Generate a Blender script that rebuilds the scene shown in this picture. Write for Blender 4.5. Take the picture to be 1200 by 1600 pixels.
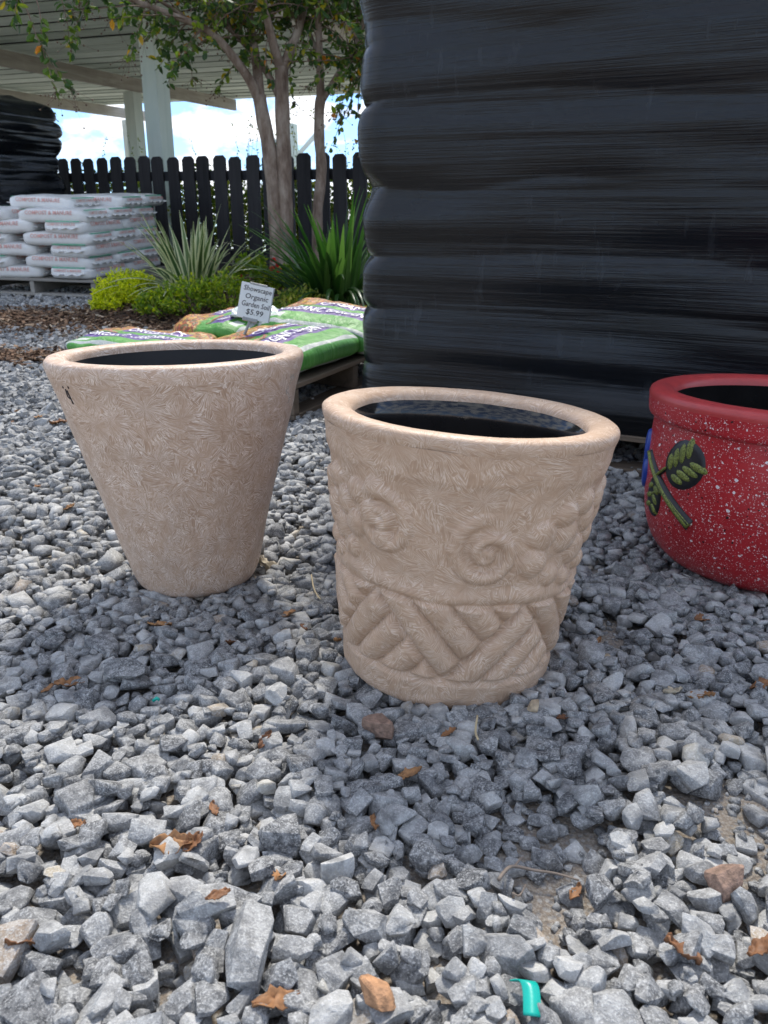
import bpy, bmesh, math, random
import numpy as np
from mathutils import Vector, Matrix, noise as mnoise
R = math.radians
rnd = random.Random(7)
rng = np.random.default_rng(11)
for o in list(bpy.data.objects): bpy.data.objects.remove(o)
S = bpy.context.scene
COL = S.collection

# ------------------------------------------------------------------ camera, sky, sun, exposure
CAMH, PITCH, FPX = 0.64, 18.2, 1200.0
cam = bpy.data.cameras.new('camera'); camo = bpy.data.objects.new('camera', cam); COL.objects.link(camo)
camo.location = (0, 0, CAMH); camo.rotation_euler = (R(90 - PITCH), 0, 0)
cam.sensor_fit = 'VERTICAL'; cam.sensor_height = 36; cam.lens = 27; cam.clip_start = .02; cam.clip_end = 2000
cam.dof.use_dof = True; cam.dof.focus_distance = 1.25; cam.dof.aperture_fstop = 11
S.camera = camo
SUN_EL, SUN_AZ = 56, 4          # azimuth: degrees right of the view direction
W = bpy.data.worlds.new('World'); S.world = W; W.use_nodes = True
nt = W.node_tree; nt.nodes.clear()
def wn(t, **k):
    n = nt.nodes.new(t)
    for a, b in k.items(): setattr(n, a, b)
    return n
sky = wn('ShaderNodeTexSky', sky_type='NISHITA', sun_disc=False, sun_elevation=R(SUN_EL), sun_rotation=R(SUN_AZ))
sky.air_density = .8; sky.dust_density = .1; sky.ozone_density = 1.6
tc = wn('ShaderNodeTexCoord'); mp = wn('ShaderNodeMapping'); mp.inputs['Scale'].default_value = (1, 1, 2.1)
mp.inputs['Location'].default_value = (.37, .1, .52)
n1 = wn('ShaderNodeTexNoise'); n1.inputs['Scale'].default_value = 7.5; n1.inputs['Detail'].default_value = 9; n1.inputs['Roughness'].default_value = .55
cr = wn('ShaderNodeValToRGB'); cr.color_ramp.elements[0].position = .48; cr.color_ramp.elements[1].position = .55
n2 = wn('ShaderNodeTexNoise'); n2.inputs['Scale'].default_value = 14; n2.inputs['Detail'].default_value = 6
cc = wn('ShaderNodeMixRGB'); cc.inputs[1].default_value = (3.9, 4.3, 4.8, 1); cc.inputs[2].default_value = (6.6, 6.6, 6.6, 1)
mx = wn('ShaderNodeMixRGB'); bg = wn('ShaderNodeBackground'); out = wn('ShaderNodeOutputWorld')
L = nt.links.new
L(tc.outputs['Generated'], mp.inputs[0]); L(mp.outputs[0], n1.inputs['Vector']); L(n1.outputs[0], cr.inputs[0])
L(mp.outputs[0], n2.inputs['Vector']); L(n2.outputs[0], cc.inputs[0])
tint = wn('ShaderNodeMixRGB', blend_type='MULTIPLY'); tint.inputs[0].default_value = 1; tint.inputs[2].default_value = (.60, .70, .82, 1); L(sky.outputs[0], tint.inputs[1])
L(cr.outputs[0], mx.inputs[0]); L(tint.outputs[0], mx.inputs[1]); L(cc.outputs[0], mx.inputs[2])
L(mx.outputs[0], bg.inputs[0]); bg.inputs[1].default_value = .15; L(bg.outputs[0], out.inputs[0])
sun = bpy.data.lights.new('sun', 'SUN'); suno = bpy.data.objects.new('sun', sun); COL.objects.link(suno)
sun.energy = 2.4; sun.angle = R(8); sun.color = (1, .95, .86)
suno.rotation_euler = (R(-(90 - SUN_EL)), 0, R(-SUN_AZ)); suno.location = (0, 6, 9)
S.view_settings.view_transform = 'Standard'; S.view_settings.look = 'None'; S.view_settings.gamma = 1
S.view_settings.exposure = 1.0
S.render.engine = 'CYCLES'

# ------------------------------------------------------------------ helpers
cp, sp = math.cos(R(PITCH)), math.sin(R(PITCH))
def ray(px, py):
    a = (px - 600) / FPX; b = (800 - py) / FPX
    return Vector((a, cp + b * sp, -sp + b * cp))
def at(px, py, D):                       # point seen at a photo pixel, D metres ahead
    r = ray(px, py); return Vector((0, 0, CAMH)) + r * (D / r.y)
def gz(x, y):                            # the yard rises gently behind the pots
    t = np.clip((np.asarray(y, float) - 1.7) / .7, 0, 1)
    base = .084 * (.35 * t * t * (1.0) + np.maximum(np.asarray(y, float) - 2.4, 0) - np.maximum(np.asarray(y, float) - 10, 0))
    x = np.asarray(x, float)
    return base + .006 * np.sin(x * 2.1 + 1) * np.sin(np.asarray(y, float) * 1.7)
def g(x, y): return float(gz(x, y))
def ground_at(px, py):
    r = ray(px, py); y = .3
    while y < 14:
        p = Vector((0, 0, CAMH)) + r * (y / r.y)
        if p.z <= g(p.x, p.y): return p
        y += .005
    return p
def slope_matrix(x, y, rz, dz=0):
    e = .15; n = Vector((-(g(x + e, y) - g(x - e, y)) / (2 * e), -(g(x, y + e) - g(x, y - e)) / (2 * e), 1)).normalized()
    q = Vector((0, 0, 1)).rotation_difference(n)
    return Matrix.Translation((x, y, g(x, y) + dz)) @ q.to_matrix().to_4x4() @ Matrix.Rotation(rz, 4, 'Z')
def tag(o, label=None, cat=None, group=None, kind=None):
    if label: o['label'] = label
    if cat: o['category'] = cat
    if group: o['group'] = group
    if kind: o['kind'] = kind
    return o
def link(o, parent=None):
    COL.objects.link(o)
    if parent: o.parent = parent
    return o
def empty(name, loc=(0, 0, 0), rz=0, mat=None):
    o = bpy.data.objects.new(name, None); o.empty_display_size = .1; link(o)
    if mat is not None: o.matrix_world = mat
    else: o.location = loc; o.rotation_euler = (0, 0, rz)
    return o
def mesh(name, v, f, mat, smooth=True, uv=None, mats=None, fm=None):
    m = bpy.data.meshes.new(name)
    m.from_pydata([tuple(p) for p in v], [], [tuple(q) for q in f])
    for q in (mats or [mat]): m.materials.append(q)
    if fm is not None: m.polygons.foreach_set('material_index', fm)
    if uv is not None:
        lay = m.uv_layers.new(name='UVMap'); li = np.empty(len(m.loops), int); m.loops.foreach_get('vertex_index', li)
        lay.data.foreach_set('uv', np.asarray(uv, float)[li].ravel())
    if smooth: m.shade_smooth()
    else: m.shade_flat()
    m.update(); return m
def obj(name, me, parent=None, loc=None, mat=None):
    o = bpy.data.objects.new(name, me); link(o, parent)
    if mat is not None: o.matrix_world = mat
    elif loc is not None: o.location = loc
    return o
def grid_faces(nu, nv, wrap=False):
    i = np.arange(nu if wrap else nu - 1)[:, None]; j = np.arange(nv - 1)[None, :]
    a = i * nv + j; b = ((i + 1) % nu) * nv + j
    return np.stack([a, b, b + 1, a + 1], -1).reshape(-1, 4)
def boxmesh(name, dims, mat, bev=.003, jitter=0):
    bm = bmesh.new(); bmesh.ops.create_cube(bm, size=1)
    bmesh.ops.scale(bm, vec=dims, verts=bm.verts)
    if jitter:
        for v in bm.verts: v.co += Vector((rnd.uniform(-1, 1), rnd.uniform(-1, 1), rnd.uniform(-1, 1))) * jitter
    if bev: bmesh.ops.bevel(bm, geom=bm.edges[:], offset=bev, segments=1, affect='EDGES')
    m = bpy.data.meshes.new(name); bm.to_mesh(m); bm.free(); m.materials.append(mat); m.shade_flat(); return m
def tube(paths, sides=9):                # paths: list of (points, radii) -> verts, faces
    V, F = [], []
    for pts, rad in paths:
        pts = [Vector(p) for p in pts]; b0 = len(V); n = len(pts)
        ref = Vector((.3, .9, .2))
        for i, p in enumerate(pts):
            t = (pts[min(i + 1, n - 1)] - pts[max(i - 1, 0)]).normalized()
            a = t.cross(ref).normalized(); b = t.cross(a)
            for k in range(sides):
                q = 2 * math.pi * k / sides
                V.append(p + (a * math.cos(q) + b * math.sin(q)) * rad[i])
        for i in range(n - 1):
            for k in range(sides):
                F.append((b0 + i * sides + k, b0 + i * sides + (k + 1) % sides, b0 + (i + 1) * sides + (k + 1) % sides, b0 + (i + 1) * sides + k))
        F.append(tuple(b0 + k for k in range(sides))[::-1]); F.append(tuple(b0 + (n - 1) * sides + k for k in range(sides)))
    return V, F
def smooth_path(pts, sub=4):
    P = [Vector(p) for p in pts]; out = []
    for i in range(len(P) - 1):
        p0 = P[max(i - 1, 0)]; p1 = P[i]; p2 = P[i + 1]; p3 = P[min(i + 2, len(P) - 1)]
        for k in range(sub):
            t = k / sub
            out.append(.5 * ((2 * p1) + (p2 - p0) * t + (2 * p0 - 5 * p1 + 4 * p2 - p3) * t * t + (3 * p1 - p0 - 3 * p2 + p3) * t ** 3))
    out.append(P[-1]); return out
_tab = rng.random((256, 256))
def vnoise(x, y, seed=0):                # 2-D value noise in [-1, 1]
    x = np.asarray(x, float) + seed * 17.3; y = np.asarray(y, float) + seed * 9.1
    xi = np.floor(x).astype(int); yi = np.floor(y).astype(int); fx = x - xi; fy = y - yi
    fx = fx * fx * (3 - 2 * fx); fy = fy * fy * (3 - 2 * fy)
    a = _tab[xi % 256, yi % 256]; b = _tab[(xi + 1) % 256, yi % 256]; c = _tab[xi % 256, (yi + 1) % 256]; d = _tab[(xi + 1) % 256, (yi + 1) % 256]
    return ((a * (1 - fx) + b * fx) * (1 - fy) + (c * (1 - fx) + d * fx) * fy) * 2 - 1
def text_mesh(body, size, shear=0, bold=0, space=1.0):
    c = bpy.data.curves.new('lettering', 'FONT'); c.body = body; c.size = size; c.align_x = 'CENTER'; c.shear = shear
    c.offset = bold; c.resolution_u = 2; c.space_character = space
    t = bpy.data.objects.new('lettering', c); COL.objects.link(t)
    dg = bpy.context.evaluated_depsgraph_get(); dg.update(); te = t.evaluated_get(dg)
    m = bpy.data.meshes.new_from_object(te); bpy.data.objects.remove(t)
    return m

# ------------------------------------------------------------------ materials
class M:
    def __init__(s, name, rough=.6, spec=.5):
        s.m = bpy.data.materials.new(name); s.m.use_nodes = True; s.t = s.m.node_tree
        s.b = s.t.nodes['Principled BSDF']; s.b.inputs['Roughness'].default_value = rough
        s.b.inputs['Specular IOR Level'].default_value = spec
    def n(s, typ, ins=None, **k):
        q = s.t.nodes.new('ShaderNode' + typ)
        for a, b in k.items(): setattr(q, a, b)
        for a, b in (ins or {}).items():
            if isinstance(b, bpy.types.NodeSocket): s.t.links.new(b, q.inputs[a])
            else: q.inputs[a].default_value = b
        return q
    def math(s, op, a, b=0.0, c=None, clamp=False):
        d = {0: a, 1: b}
        if c is not None: d[2] = c
        return s.n('Math', d, operation=op, use_clamp=clamp).outputs[0]
    def ramp(s, fac, stops, interp='LINEAR'):
        q = s.n('ValToRGB', {0: fac}); r = q.color_ramp; r.interpolation = interp
        while len(r.elements) < len(stops): r.elements.new(.5)
        for e, (p, c) in zip(r.elements, stops):
            e.position = p; e.color = c if len(c) == 4 else (*c, 1)
        return q.outputs[0]
    def mix(s, fac, a, b, mode='MIX'):
        d = {0: fac}
        d[1] = a if isinstance(a, bpy.types.NodeSocket) else (*a, 1)
        d[2] = b if isinstance(b, bpy.types.NodeSocket) else (*b, 1)
        return s.n('MixRGB', d, blend_type=mode).outputs[0]
    def coord(s, kind='Object', scale=(1, 1, 1), loc=(0, 0, 0), rot=(0, 0, 0)):
        c = s.n('TexCoord').outputs[kind]
        return s.n('Mapping', {0: c, 'Scale': scale, 'Location': loc, 'Rotation': rot}).outputs[0]
    def noise(s, vec, scale, detail=4, rough=.55, dist=0, dims='3D'):
        return s.n('TexNoise', {'Vector': vec, 'Scale': scale, 'Detail': detail, 'Roughness': rough, 'Distortion': dist}, noise_dimensions=dims).outputs[0]
    def col(s, c): s._set('Base Color', c); return s
    def _set(s, k, c):
        if isinstance(c, bpy.types.NodeSocket): s.t.links.new(c, s.b.inputs[k])
        elif isinstance(c, (int, float)): s.b.inputs[k].default_value = c
        else: s.b.inputs[k].default_value = (*c, 1)
    def bump(s, h, strength=.5, dist=.01, prev=None):
        d = {'Height': h, 'Strength': strength, 'Distance': dist}
        if prev is not None: d['Normal'] = prev
        q = s.n('Bump', d).outputs[0]; s.t.links.new(q, s.b.inputs['Normal']); return q
    def island(s): return s.n('NewGeometry').outputs['Random Per Island']
    def objrand(s): return s.n('ObjectInfo').outputs['Random']

def mat_gravel(name='crushed_grey_stone', brown=True, rand='island'):
    m = M(name, .85, .3); r = m.island() if rand == 'island' else m.objrand()
    st = [(0, (.072, .073, .076)), (.22, (.125, .126, .128)), (.5, (.205, .205, .204)), (.75, (.285, .284, .28)), (.97, (.43, .425, .41))]
    if brown: st += [(.98, (.40, .38, .33)), (.989, (.27, .19, .13)), (.996, (.42, .36, .27))]
    base = m.ramp(r, st)
    c = m.coord()
    a = m.noise(c, 95, 6, .7); b = m.noise(c, 420, 3, .6); k = m.noise(c, 30, 3)
    base = m.mix(m.ramp(a, [(.42, (0, 0, 0)), (.62, (1, 1, 1))]), base, m.mix(.55, base, (.52, .52, .515)))
    base = m.mix(m.ramp(b, [(.5, (0, 0, 0)), (.68, (1, 1, 1))]), base, m.mix(.55, base, (.68, .68, .67)))
    base = m.mix(m.ramp(k, [(.35, (1, 1, 1)), (.5, (0, 0, 0))]), base, m.mix(.5, base, (.065, .068, .075)))
    m.col(base); p = m.bump(a, .75, .005); m.bump(b, .5, .002, p); return m.m
def mat_plain(name, col, rough=.6, var=.15, scale=30, bump=.2, dist=.002, spec=.5, coord='Object', stretch=(1, 1, 1)):
    m = M(name, rough, spec); c = m.coord(coord, stretch); n = m.noise(c, scale, 5, .6)
    lo = tuple(x * (1 - var) for x in col); hi = tuple(min(1, x * (1 + var)) for x in col)
    m.col(m.ramp(n, [(.3, lo), (.7, hi)])); m.bump(n, bump, dist); return m.m
def mat_wood(name, lo, hi, rough=.8, scale=1.0, along='X'):
    m = M(name, rough, .25); s = {'X': (2, 26, 26), 'Y': (26, 2, 26), 'Z': (26, 26, 2)}[along]
    off = m.n('CombineXYZ', {0: m.math('MULTIPLY', m.objrand(), 40.0), 1: m.math('MULTIPLY', m.objrand(), 17.0)}).outputs[0]
    c = m.n('VectorMath', {0: m.coord('Object', tuple(q * scale for q in s)), 1: off}, operation='ADD').outputs[0]
    a = m.noise(c, 1.0, 6, .65, .6); b = m.noise(m.coord('Object'), 4, 3)
    v = m.math('ADD', m.math('MULTIPLY', m.objrand(), .36), m.math('ADD', m.math('MULTIPLY', a, .72), m.math('MULTIPLY', b, .25)))
    m.col(m.ramp(v, [(.35, lo), (.85, hi)])); m.bump(a, .5, .003); return m.m
def mat_leaf(name, stops, trans=.45, rough=.45, uvedge=None, per='island'):
    m = M(name, rough, .4); r = m.island() if per == 'island' else m.objrand()
    c = m.ramp(r, stops)
    if uvedge:
        u = m.n('SeparateXYZ', {0: m.n('TexCoord').outputs['UV']}).outputs
        e = m.math('ABSOLUTE', m.math('SUBTRACT', u[0], .5))
        w = m.noise(m.coord('UV', (14, .5, 1)), 3, 2)
        e = m.math('ADD', e, m.math('MULTIPLY', m.math('SUBTRACT', w, .5), .25))
        c = m.mix(m.ramp(e, [(.25, (0, 0, 0)), (.31, (1, 1, 1))]), c, uvedge)
    m.col(c)
    t = m.n('BsdfTranslucent', {0: m.mix(.5, c, (.55, .6, .05), 'MULTIPLY') if False else c})
    hs = m.n('HueSaturation', {'Color': c, 'Saturation': 1.15, 'Value': 1.6}); m.t.links.new(hs.outputs[0], t.inputs[0])
    mx = m.n('MixShader', {0: trans, 1: m.b.outputs[0], 2: t.outputs[0]})
    m.t.links.new(mx.outputs[0], m.t.nodes['Material Output'].inputs[0]); return m.m
def mat_pot(name, base, light, dark, amt):
    # trowelled fan pattern: strokes radiate from the middle of every Voronoi cell (UV in metres)
    m = M(name, .5, .4); uv = m.n('TexCoord').outputs['UV']
    warp = m.n('TexNoise', {'Vector': uv, 'Scale': 16.0, 'Detail': 3.0})
    uvw = m.n('VectorMath', {0: uv, 1: m.n('VectorMath', {0: warp.outputs[1], 'Scale': .016}, operation='SCALE').outputs[0]}, operation='ADD').outputs[0]
    def fans(scale, k, rad, off):
        q = m.n('VectorMath', {0: uvw, 1: (off, off * .7, 0)}, operation='ADD').outputs[0]
        v = m.n('TexVoronoi', {'Vector': q, 'Scale': scale, 'Randomness': 1.0}, voronoi_dimensions='2D')
        d = m.n('VectorMath', {0: q, 1: v.outputs['Position']}, operation='SUBTRACT').outputs[0]
        s = m.n('SeparateXYZ', {0: d}).outputs
        ang = m.math('ARCTAN2', s[1], s[0]); ln = m.n('VectorMath', {0: d}, operation='LENGTH').outputs['Value']
        rc = m.n('SeparateXYZ', {0: v.outputs['Color']}).outputs[0]
        vec = m.n('CombineXYZ', {0: m.math('MULTIPLY', ang, k), 1: m.math('MULTIPLY', ln, rad), 2: m.math('MULTIPLY', rc, 50.0)}).outputs[0]
        return m.noise(vec, 1.0, 1.5, .5, .18)
    a = fans(10.0, 27.0, 36.0, 0.0); b = fans(14.0, 21.0, 46.0, 3.3); c3 = fans(21.0, 15.0, 60.0, 7.1)
    s1 = m.math('GREATER_THAN', m.noise(uv, 22, 2), .5); s2 = m.math('GREATER_THAN', m.noise(m.coord('UV', (1, 1, 1), (5, 3, 0)), 30, 2), .56)
    f = m.n('MixRGB', {0: s1, 1: a, 2: b}).outputs[0]; f = m.n('MixRGB', {0: s2, 1: f, 2: c3}).outputs[0]
    thin = m.math('ABSOLUTE', m.math('SUBTRACT', f, .53))
    ln = m.ramp(thin, [(.012, (1, 1, 1)), (.065, (0, 0, 0))])
    blob = m.ramp(f, [(.60, (0, 0, 0)), (.70, (1, 1, 1))])
    dk = m.ramp(f, [(.30, (1, 1, 1)), (.43, (0, 0, 0))])
    big = m.noise(uv, 9, 3); fine = m.noise(uv, 300, 3)
    wear = m.ramp(m.noise(uv, 30, 4, .6), [(.36, (.25, .25, .25)), (.60, (1, 1, 1))])
    c = m.mix(m.ramp(big, [(.35, (0, 0, 0)), (.7, (1, 1, 1))]), base, tuple(x * .88 for x in base))
    li = m.math('MAXIMUM', m.math('MULTIPLY', ln, 1.0), m.math('MULTIPLY', blob, .3))
    c = m.mix(m.math('MULTIPLY', dk, amt * .5), c, dark)
    c = m.mix(m.math('MULTIPLY', m.math('MULTIPLY', li, wear), amt), c, light)
    m.col(c); m.t.links.new(m.math('ADD', m.math('MULTIPLY', fine, .25), .38), m.b.inputs['Roughness'])
    p = m.bump(f, .3, .002); m.bump(fine, .15, .0006, p); return m.m
def mat_wrap(name):
    m = M(name, .3, .4); c = m.coord('UV', (1, 1, 1))
    def st(sx, sy, d=5): return m.noise(m.coord('UV', (sx, sy, 1)), 1.0, d, .65, .3)
    a = st(1.2, 55); b = st(3.0, 210, 3); d = st(26, 5, 4); e = st(1.4, 5, 3)
    dust = m.math('MULTIPLY', m.ramp(d, [(.56, (0, 0, 0)), (.74, (1, 1, 1))]), m.ramp(e, [(.45, (0, 0, 0)), (.65, (1, 1, 1))]))
    base = m.ramp(e, [(.3, (.003, .0034, .0042)), (.7, (.006, .008, .012))])
    m.col(m.mix(m.math('MULTIPLY', dust, .25), base, (.10, .11, .125)))
    m.t.links.new(m.ramp(e, [(.25, (.34, .34, .34)), (.75, (.17, .17, .17))]), m.b.inputs['Roughness'])
    p = m.bump(a, .32, .010); m.bump(b, .3, .003, p); return m.m
def mat_red():
    m = M('red_speckled_glaze', .38, .5); uv = m.n('TexCoord').outputs['UV']
    base = m.ramp(m.noise(uv, 14, 4), [(.3, (.34, .012, .018)), (.7, (.46, .022, .03))])
    w = m.n('TexNoise', {'Vector': uv, 'Scale': 60.0, 'Detail': 2.0})
    uvw = m.n('VectorMath', {0: uv, 1: m.n('VectorMath', {0: w.outputs[1], 'Scale': .012}, operation='SCALE').outputs[0]}, operation='ADD').outputs[0]
    def spots(scale, size, thr, off):
        q = m.n('VectorMath', {0: uvw, 1: (off, off, 0)}, operation='ADD').outputs[0]
        v = m.n('TexVoronoi', {'Vector': q, 'Scale': scale}, voronoi_dimensions='2D')
        rr = m.n('SeparateXYZ', {0: v.outputs['Color']}).outputs
        sz = m.math('MULTIPLY', m.math('MULTIPLY', rr[1], rr[1]), size)
        return m.math('MULTIPLY', m.math('LESS_THAN', v.outputs['Distance'], sz), m.math('GREATER_THAN', rr[0], thr))
    c = m.mix(spots(48, .17, .35, 4.1), base, (.75, .70, .70))
    c = m.mix(spots(170, .26, .35, 1.7), c, (.70, .60, .60))
    c = m.mix(spots(300, .30, .3, 2.9), c, (.62, .42, .42))
    c = m.mix(spots(80, .16, .45, 7.7), c, (.012, .012, .012))
    m.col(c); m.bump(m.noise(uv, 90, 3), .2, .001); return m.m
def mat_soilbag():
    m = M('printed_green_plastic', .42, .3); uvn = m.n('TexCoord').outputs['UV']
    u = m.n('SeparateXYZ', {0: uvn}).outputs
    n = m.noise(uvn, 7, 4, .6); nn = m.noise(uvn, 13, 3, .55)
    grn = m.ramp(n, [(.3, (.05, .22, .035)), (.7, (.12, .36, .07))])
    fl = m.ramp(nn, [(.26, (.55, .50, .40)), (.34, (.06, .16, .03)), (.42, (.50, .33, .06)), (.48, (.36, .05, .03)), (.54, (.05, .12, .03)), (.60, (.45, .10, .06)), (.68, (.60, .40, .12)), (.74, (.5, .45, .35))], 'LINEAR')
    vv = m.math('ADD', u[1], m.math('MULTIPLY', m.math('SUBTRACT', n, .5), .16))
    c = m.mix(m.ramp(vv, [(.56, (0, 0, 0)), (.60, (1, 1, 1))]), grn, fl)
    def band(lo, hi, x0, x1):
        a = m.math('MULTIPLY', m.math('GREATER_THAN', u[1], lo), m.math('LESS_THAN', u[1], hi))
        return m.math('MULTIPLY', a, m.math('MULTIPLY', m.math('GREATER_THAN', u[0], x0), m.math('LESS_THAN', u[0], x1)))
    c = m.mix(band(.27, .46, .08, .99), c, (.10, .055, .24))
    c = m.mix(band(.545, .70, .30, .86), c, (.12, .06, .27))
    c = m.mix(band(.04, .085, .0, 1), c, (.42, .45, .43))
    c = m.mix(band(.12, .22, .1, .22), c, (.52, .55, .52))
    m.col(c); m.bump(m.noise(m.coord('UV', (22, 9, 1)), 1, 5, .65, .8), .8, .012); return m.m

MAT = {}
MAT['gravel'] = mat_gravel()
MAT['stone'] = mat_gravel('large_grey_stone', False, 'obj')
MAT['brownstone'] = mat_plain('brown_stone', (.24, .155, .115), .85, .5, 110, .9, .005)
MAT['tanstone'] = mat_plain('tan_stone', (.40, .31, .21), .85, .4, 110, .8, .004)
MAT['orangestone'] = mat_plain('orange_stone', (.38, .20, .10), .7, .45, 110, .8, .005)
MAT['pot_left'] = mat_pot('cream_fan_trowelled_finish', (.53, .36, .25), (.95, .84, .75), (.30, .185, .125), .80)
MAT['pot_right'] = mat_pot('beige_fan_trowelled_finish', (.50, .335, .225), (.92, .80, .68), (.27, .165, .11), .46)
MAT['liner'] = mat_plain('dark_glazed_interior', (.014, .013, .013), .12, .3, 12, .15, .002)
MAT['liner_matt'] = mat_plain('dark_matt_interior', (.012, .012, .013), .7, .3, 12, .15, .002)
MAT['red'] = mat_red()
MAT['redrim'] = mat_plain('red_glazed_rim', (.42, .045, .045), .35, .12, 20, .1, .001)
MAT['black_glaze'] = mat_plain('black_glaze', (.012, .013, .016), .4, .3, 40, .2, .001)
def green_glaze():
    m = M('brushed_green_glaze', .5, .4); n = m.noise(m.coord(), 320, 4, .7)
    m.col(m.ramp(n, [(.36, (.03, .035, .012)), (.5, (.16, .19, .04)), (.7, (.30, .34, .08))])); m.bump(n, .3, .001); return m.m
MAT['green_glaze'] = green_glaze()
MAT['blue_glaze'] = mat_plain('blue_glaze', (.015, .05, .30), .35, .3, 60, .1, .001)
MAT['wrap'] = mat_wrap('black_stretch_film')
MAT['ink'] = mat_plain('dark_ink', (.03, .022, .025), .7)
MAT['pallet'] = mat_wood('weathered_pallet_wood', (.06, .045, .034), (.18, .14, .105))
MAT['pallet_grey'] = mat_wood('grey_pallet_wood', (.15, .14, .125), (.33, .31, .28))
MAT['fence'] = mat_wood('black_stained_wood', (.004, .004, .006), (.034, .033, .036), .65, along='Z')
MAT['rail'] = mat_wood('black_stained_rail', (.004, .004, .006), (.022, .023, .028), .7)
MAT['mint'] = mat_wood('pale_mint_painted_wood', (.34, .43, .36), (.74, .87, .77), .7, .35)
MAT['mintz'] = mat_wood('pale_mint_painted_post', (.52, .62, .55), (.74, .81, .74), .7, .35, 'Z')
MAT['beam'] = mat_wood('worn_cream_painted_beam', (.24, .22, .18), (.56, .54, .46), .75, .5)
MAT['whitebag'] = mat_plain('white_woven_plastic_bag', (.70, .70, .69), .38, .06, 20, .35, .006)
MAT['redprint'] = mat_plain('faded_red_print', (.62, .33, .29), .6, .3, 60)
MAT['greenprint'] = mat_plain('green_print', (.10, .42, .26), .6, .2, 30)
MAT['orangeprint'] = mat_plain('orange_print', (.72, .16, .06), .6, .3, 30)
MAT['soilbag'] = mat_soilbag()
MAT['whiteprint'] = mat_plain('white_print', (.80, .80, .82), .4, .05)
MAT['redword'] = mat_plain('dark_red_print', (.34, .06, .06), .5, .1)
MAT['clear'] = mat_plain('milky_plastic_film', (.62, .68, .66), .25, .15, 14, .6, .01)
MAT['card'] = mat_plain('white_card', (.78, .79, .78), .5, .03)
MAT['metal'] = mat_plain('grey_metal', (.30, .31, .31), .4, .15)
MAT['bark'] = None
def bark():
    m = M('smooth_mottled_bark', .8, .2); c = m.coord('Object', (9, 9, 3.0)); a = m.noise(c, 1.6, 6, .65); b = m.noise(m.coord(), 60, 4)
    m.col(m.mix(m.math('MULTIPLY', b, .3), m.ramp(a, [(.32, (.10, .065, .048)), (.47, (.21, .155, .12)), (.56, (.29, .23, .185)), (.7, (.40, .34, .28))]), (.12, .09, .07))); m.bump(a, .4, .01); return m.m
MAT['bark'] = bark()
MAT['twig'] = mat_plain('twig_bark', (.16, .11, .08), .8, .3)
MAT['seed'] = mat_plain('brown_seed_capsule', (.13, .08, .05), .8, .4)
MAT['treeleaf'] = mat_leaf('crape_leaf', [(0, (.028, .06, .02)), (.35, (.05, .10, .025)), (.7, (.10, .16, .03)), (.9, (.19, .25, .035)), (.97, (.42, .30, .03)), (.99, (.45, .17, .03))], .5)
MAT['gold'] = mat_leaf('golden_leaf', [(0, (.26, .33, .015)), (.5, (.52, .58, .025)), (1, (.72, .72, .06))], .45)
MAT['olive'] = mat_leaf('green_gold_leaf', [(0, (.07, .14, .015)), (.5, (.16, .25, .025)), (1, (.34, .38, .04))], .45)
MAT['hedge'] = mat_leaf('hedge_leaf', [(0, (.06, .12, .02)), (.5, (.17, .24, .04)), (.9, (.36, .38, .07)), (1, (.50, .46, .14))], .5)
MAT['varieg'] = mat_leaf('variegated_strap_leaf', [(0, (.05, .10, .035)), (1, (.12, .19, .06))], .3, .4, (.55, .57, .33), 'obj')
MAT['strap'] = mat_leaf('green_strap_leaf', [(0, (.016, .05, .012)), (.6, (.04, .10, .022)), (1, (.09, .17, .045))], .3, .35, None, 'obj')
MAT['flower'] = mat_plain('red_petal', (.55, .04, .03), .6, .2)
def dryleaf():
    m = M('dry_brown_leaf', .6, .3); r = m.objrand(); n = m.noise(m.coord('Object'), 60, 5, .6)
    a = m.ramp(r, [(0, (.16, .07, .035)), (.5, (.30, .14, .06)), (1, (.46, .25, .11))])
    m.col(m.mix(m.ramp(n, [(.35, (0, 0, 0)), (.65, (1, 1, 1))]), a, m.mix(.6, a, (.07, .035, .02)))); m.bump(n, .4, .002); return m.m
MAT['dryleaf'] = dryleaf()
MAT['tanleaf'] = mat_plain('pale_tan_leaf', (.42, .36, .26), .6, .2, 60)
MAT['straw'] = mat_plain('straw', (.50, .40, .24), .7, .2)
MAT['stick'] = mat_plain('dry_twig', (.24, .19, .15), .8, .3)
MAT['teal'] = mat_plain('teal_plastic', (.0, .36, .29), .35, .12, 30, .2, .002)
def mulch():
    m = M('bark_mulch', .9, .2); r = m.island(); 
    m.col(m.ramp(r, [(0, (.05, .03, .02)), (.4, (.12, .07, .045)), (.75, (.22, .135, .085)), (.93, (.34, .24, .16)), (1, (.45, .38, .30))])); return m.m
MAT['mulch'] = mulch()
def ground_mat():
    m = M('sandy_dirt_and_grit', .95, .2); c = m.coord(); a = m.noise(c, 6, 4); b = m.noise(c, 260, 4, .7); v = m.n('TexVoronoi', {'Vector': c, 'Scale': 130.0})
    col = m.ramp(a, [(.3, (.17, .14, .115)), (.7, (.27, .225, .18))])
    col = m.mix(m.ramp(b, [(.45, (0, 0, 0)), (.65, (1, 1, 1))]), col, (.36, .33, .29))
    col = m.mix(m.math('LESS_THAN', v.outputs['Distance'], .35), col, m.mix(.6, col, m.ramp(m.n('SeparateXYZ', {0: v.outputs['Color']}).outputs[0], [(0, (.14, .14, .15)), (1, (.40, .39, .37))])))
    m.col(col); p = m.bump(b, .6, .004); m.bump(v.outputs['Distance'], .5, .006, p); return m.m
MAT['ground'] = ground_mat()
MAT['bed'] = mat_plain('dark_mulch_soil', (.075, .047, .032), .95, .5, 40, .8, .02)

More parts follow.
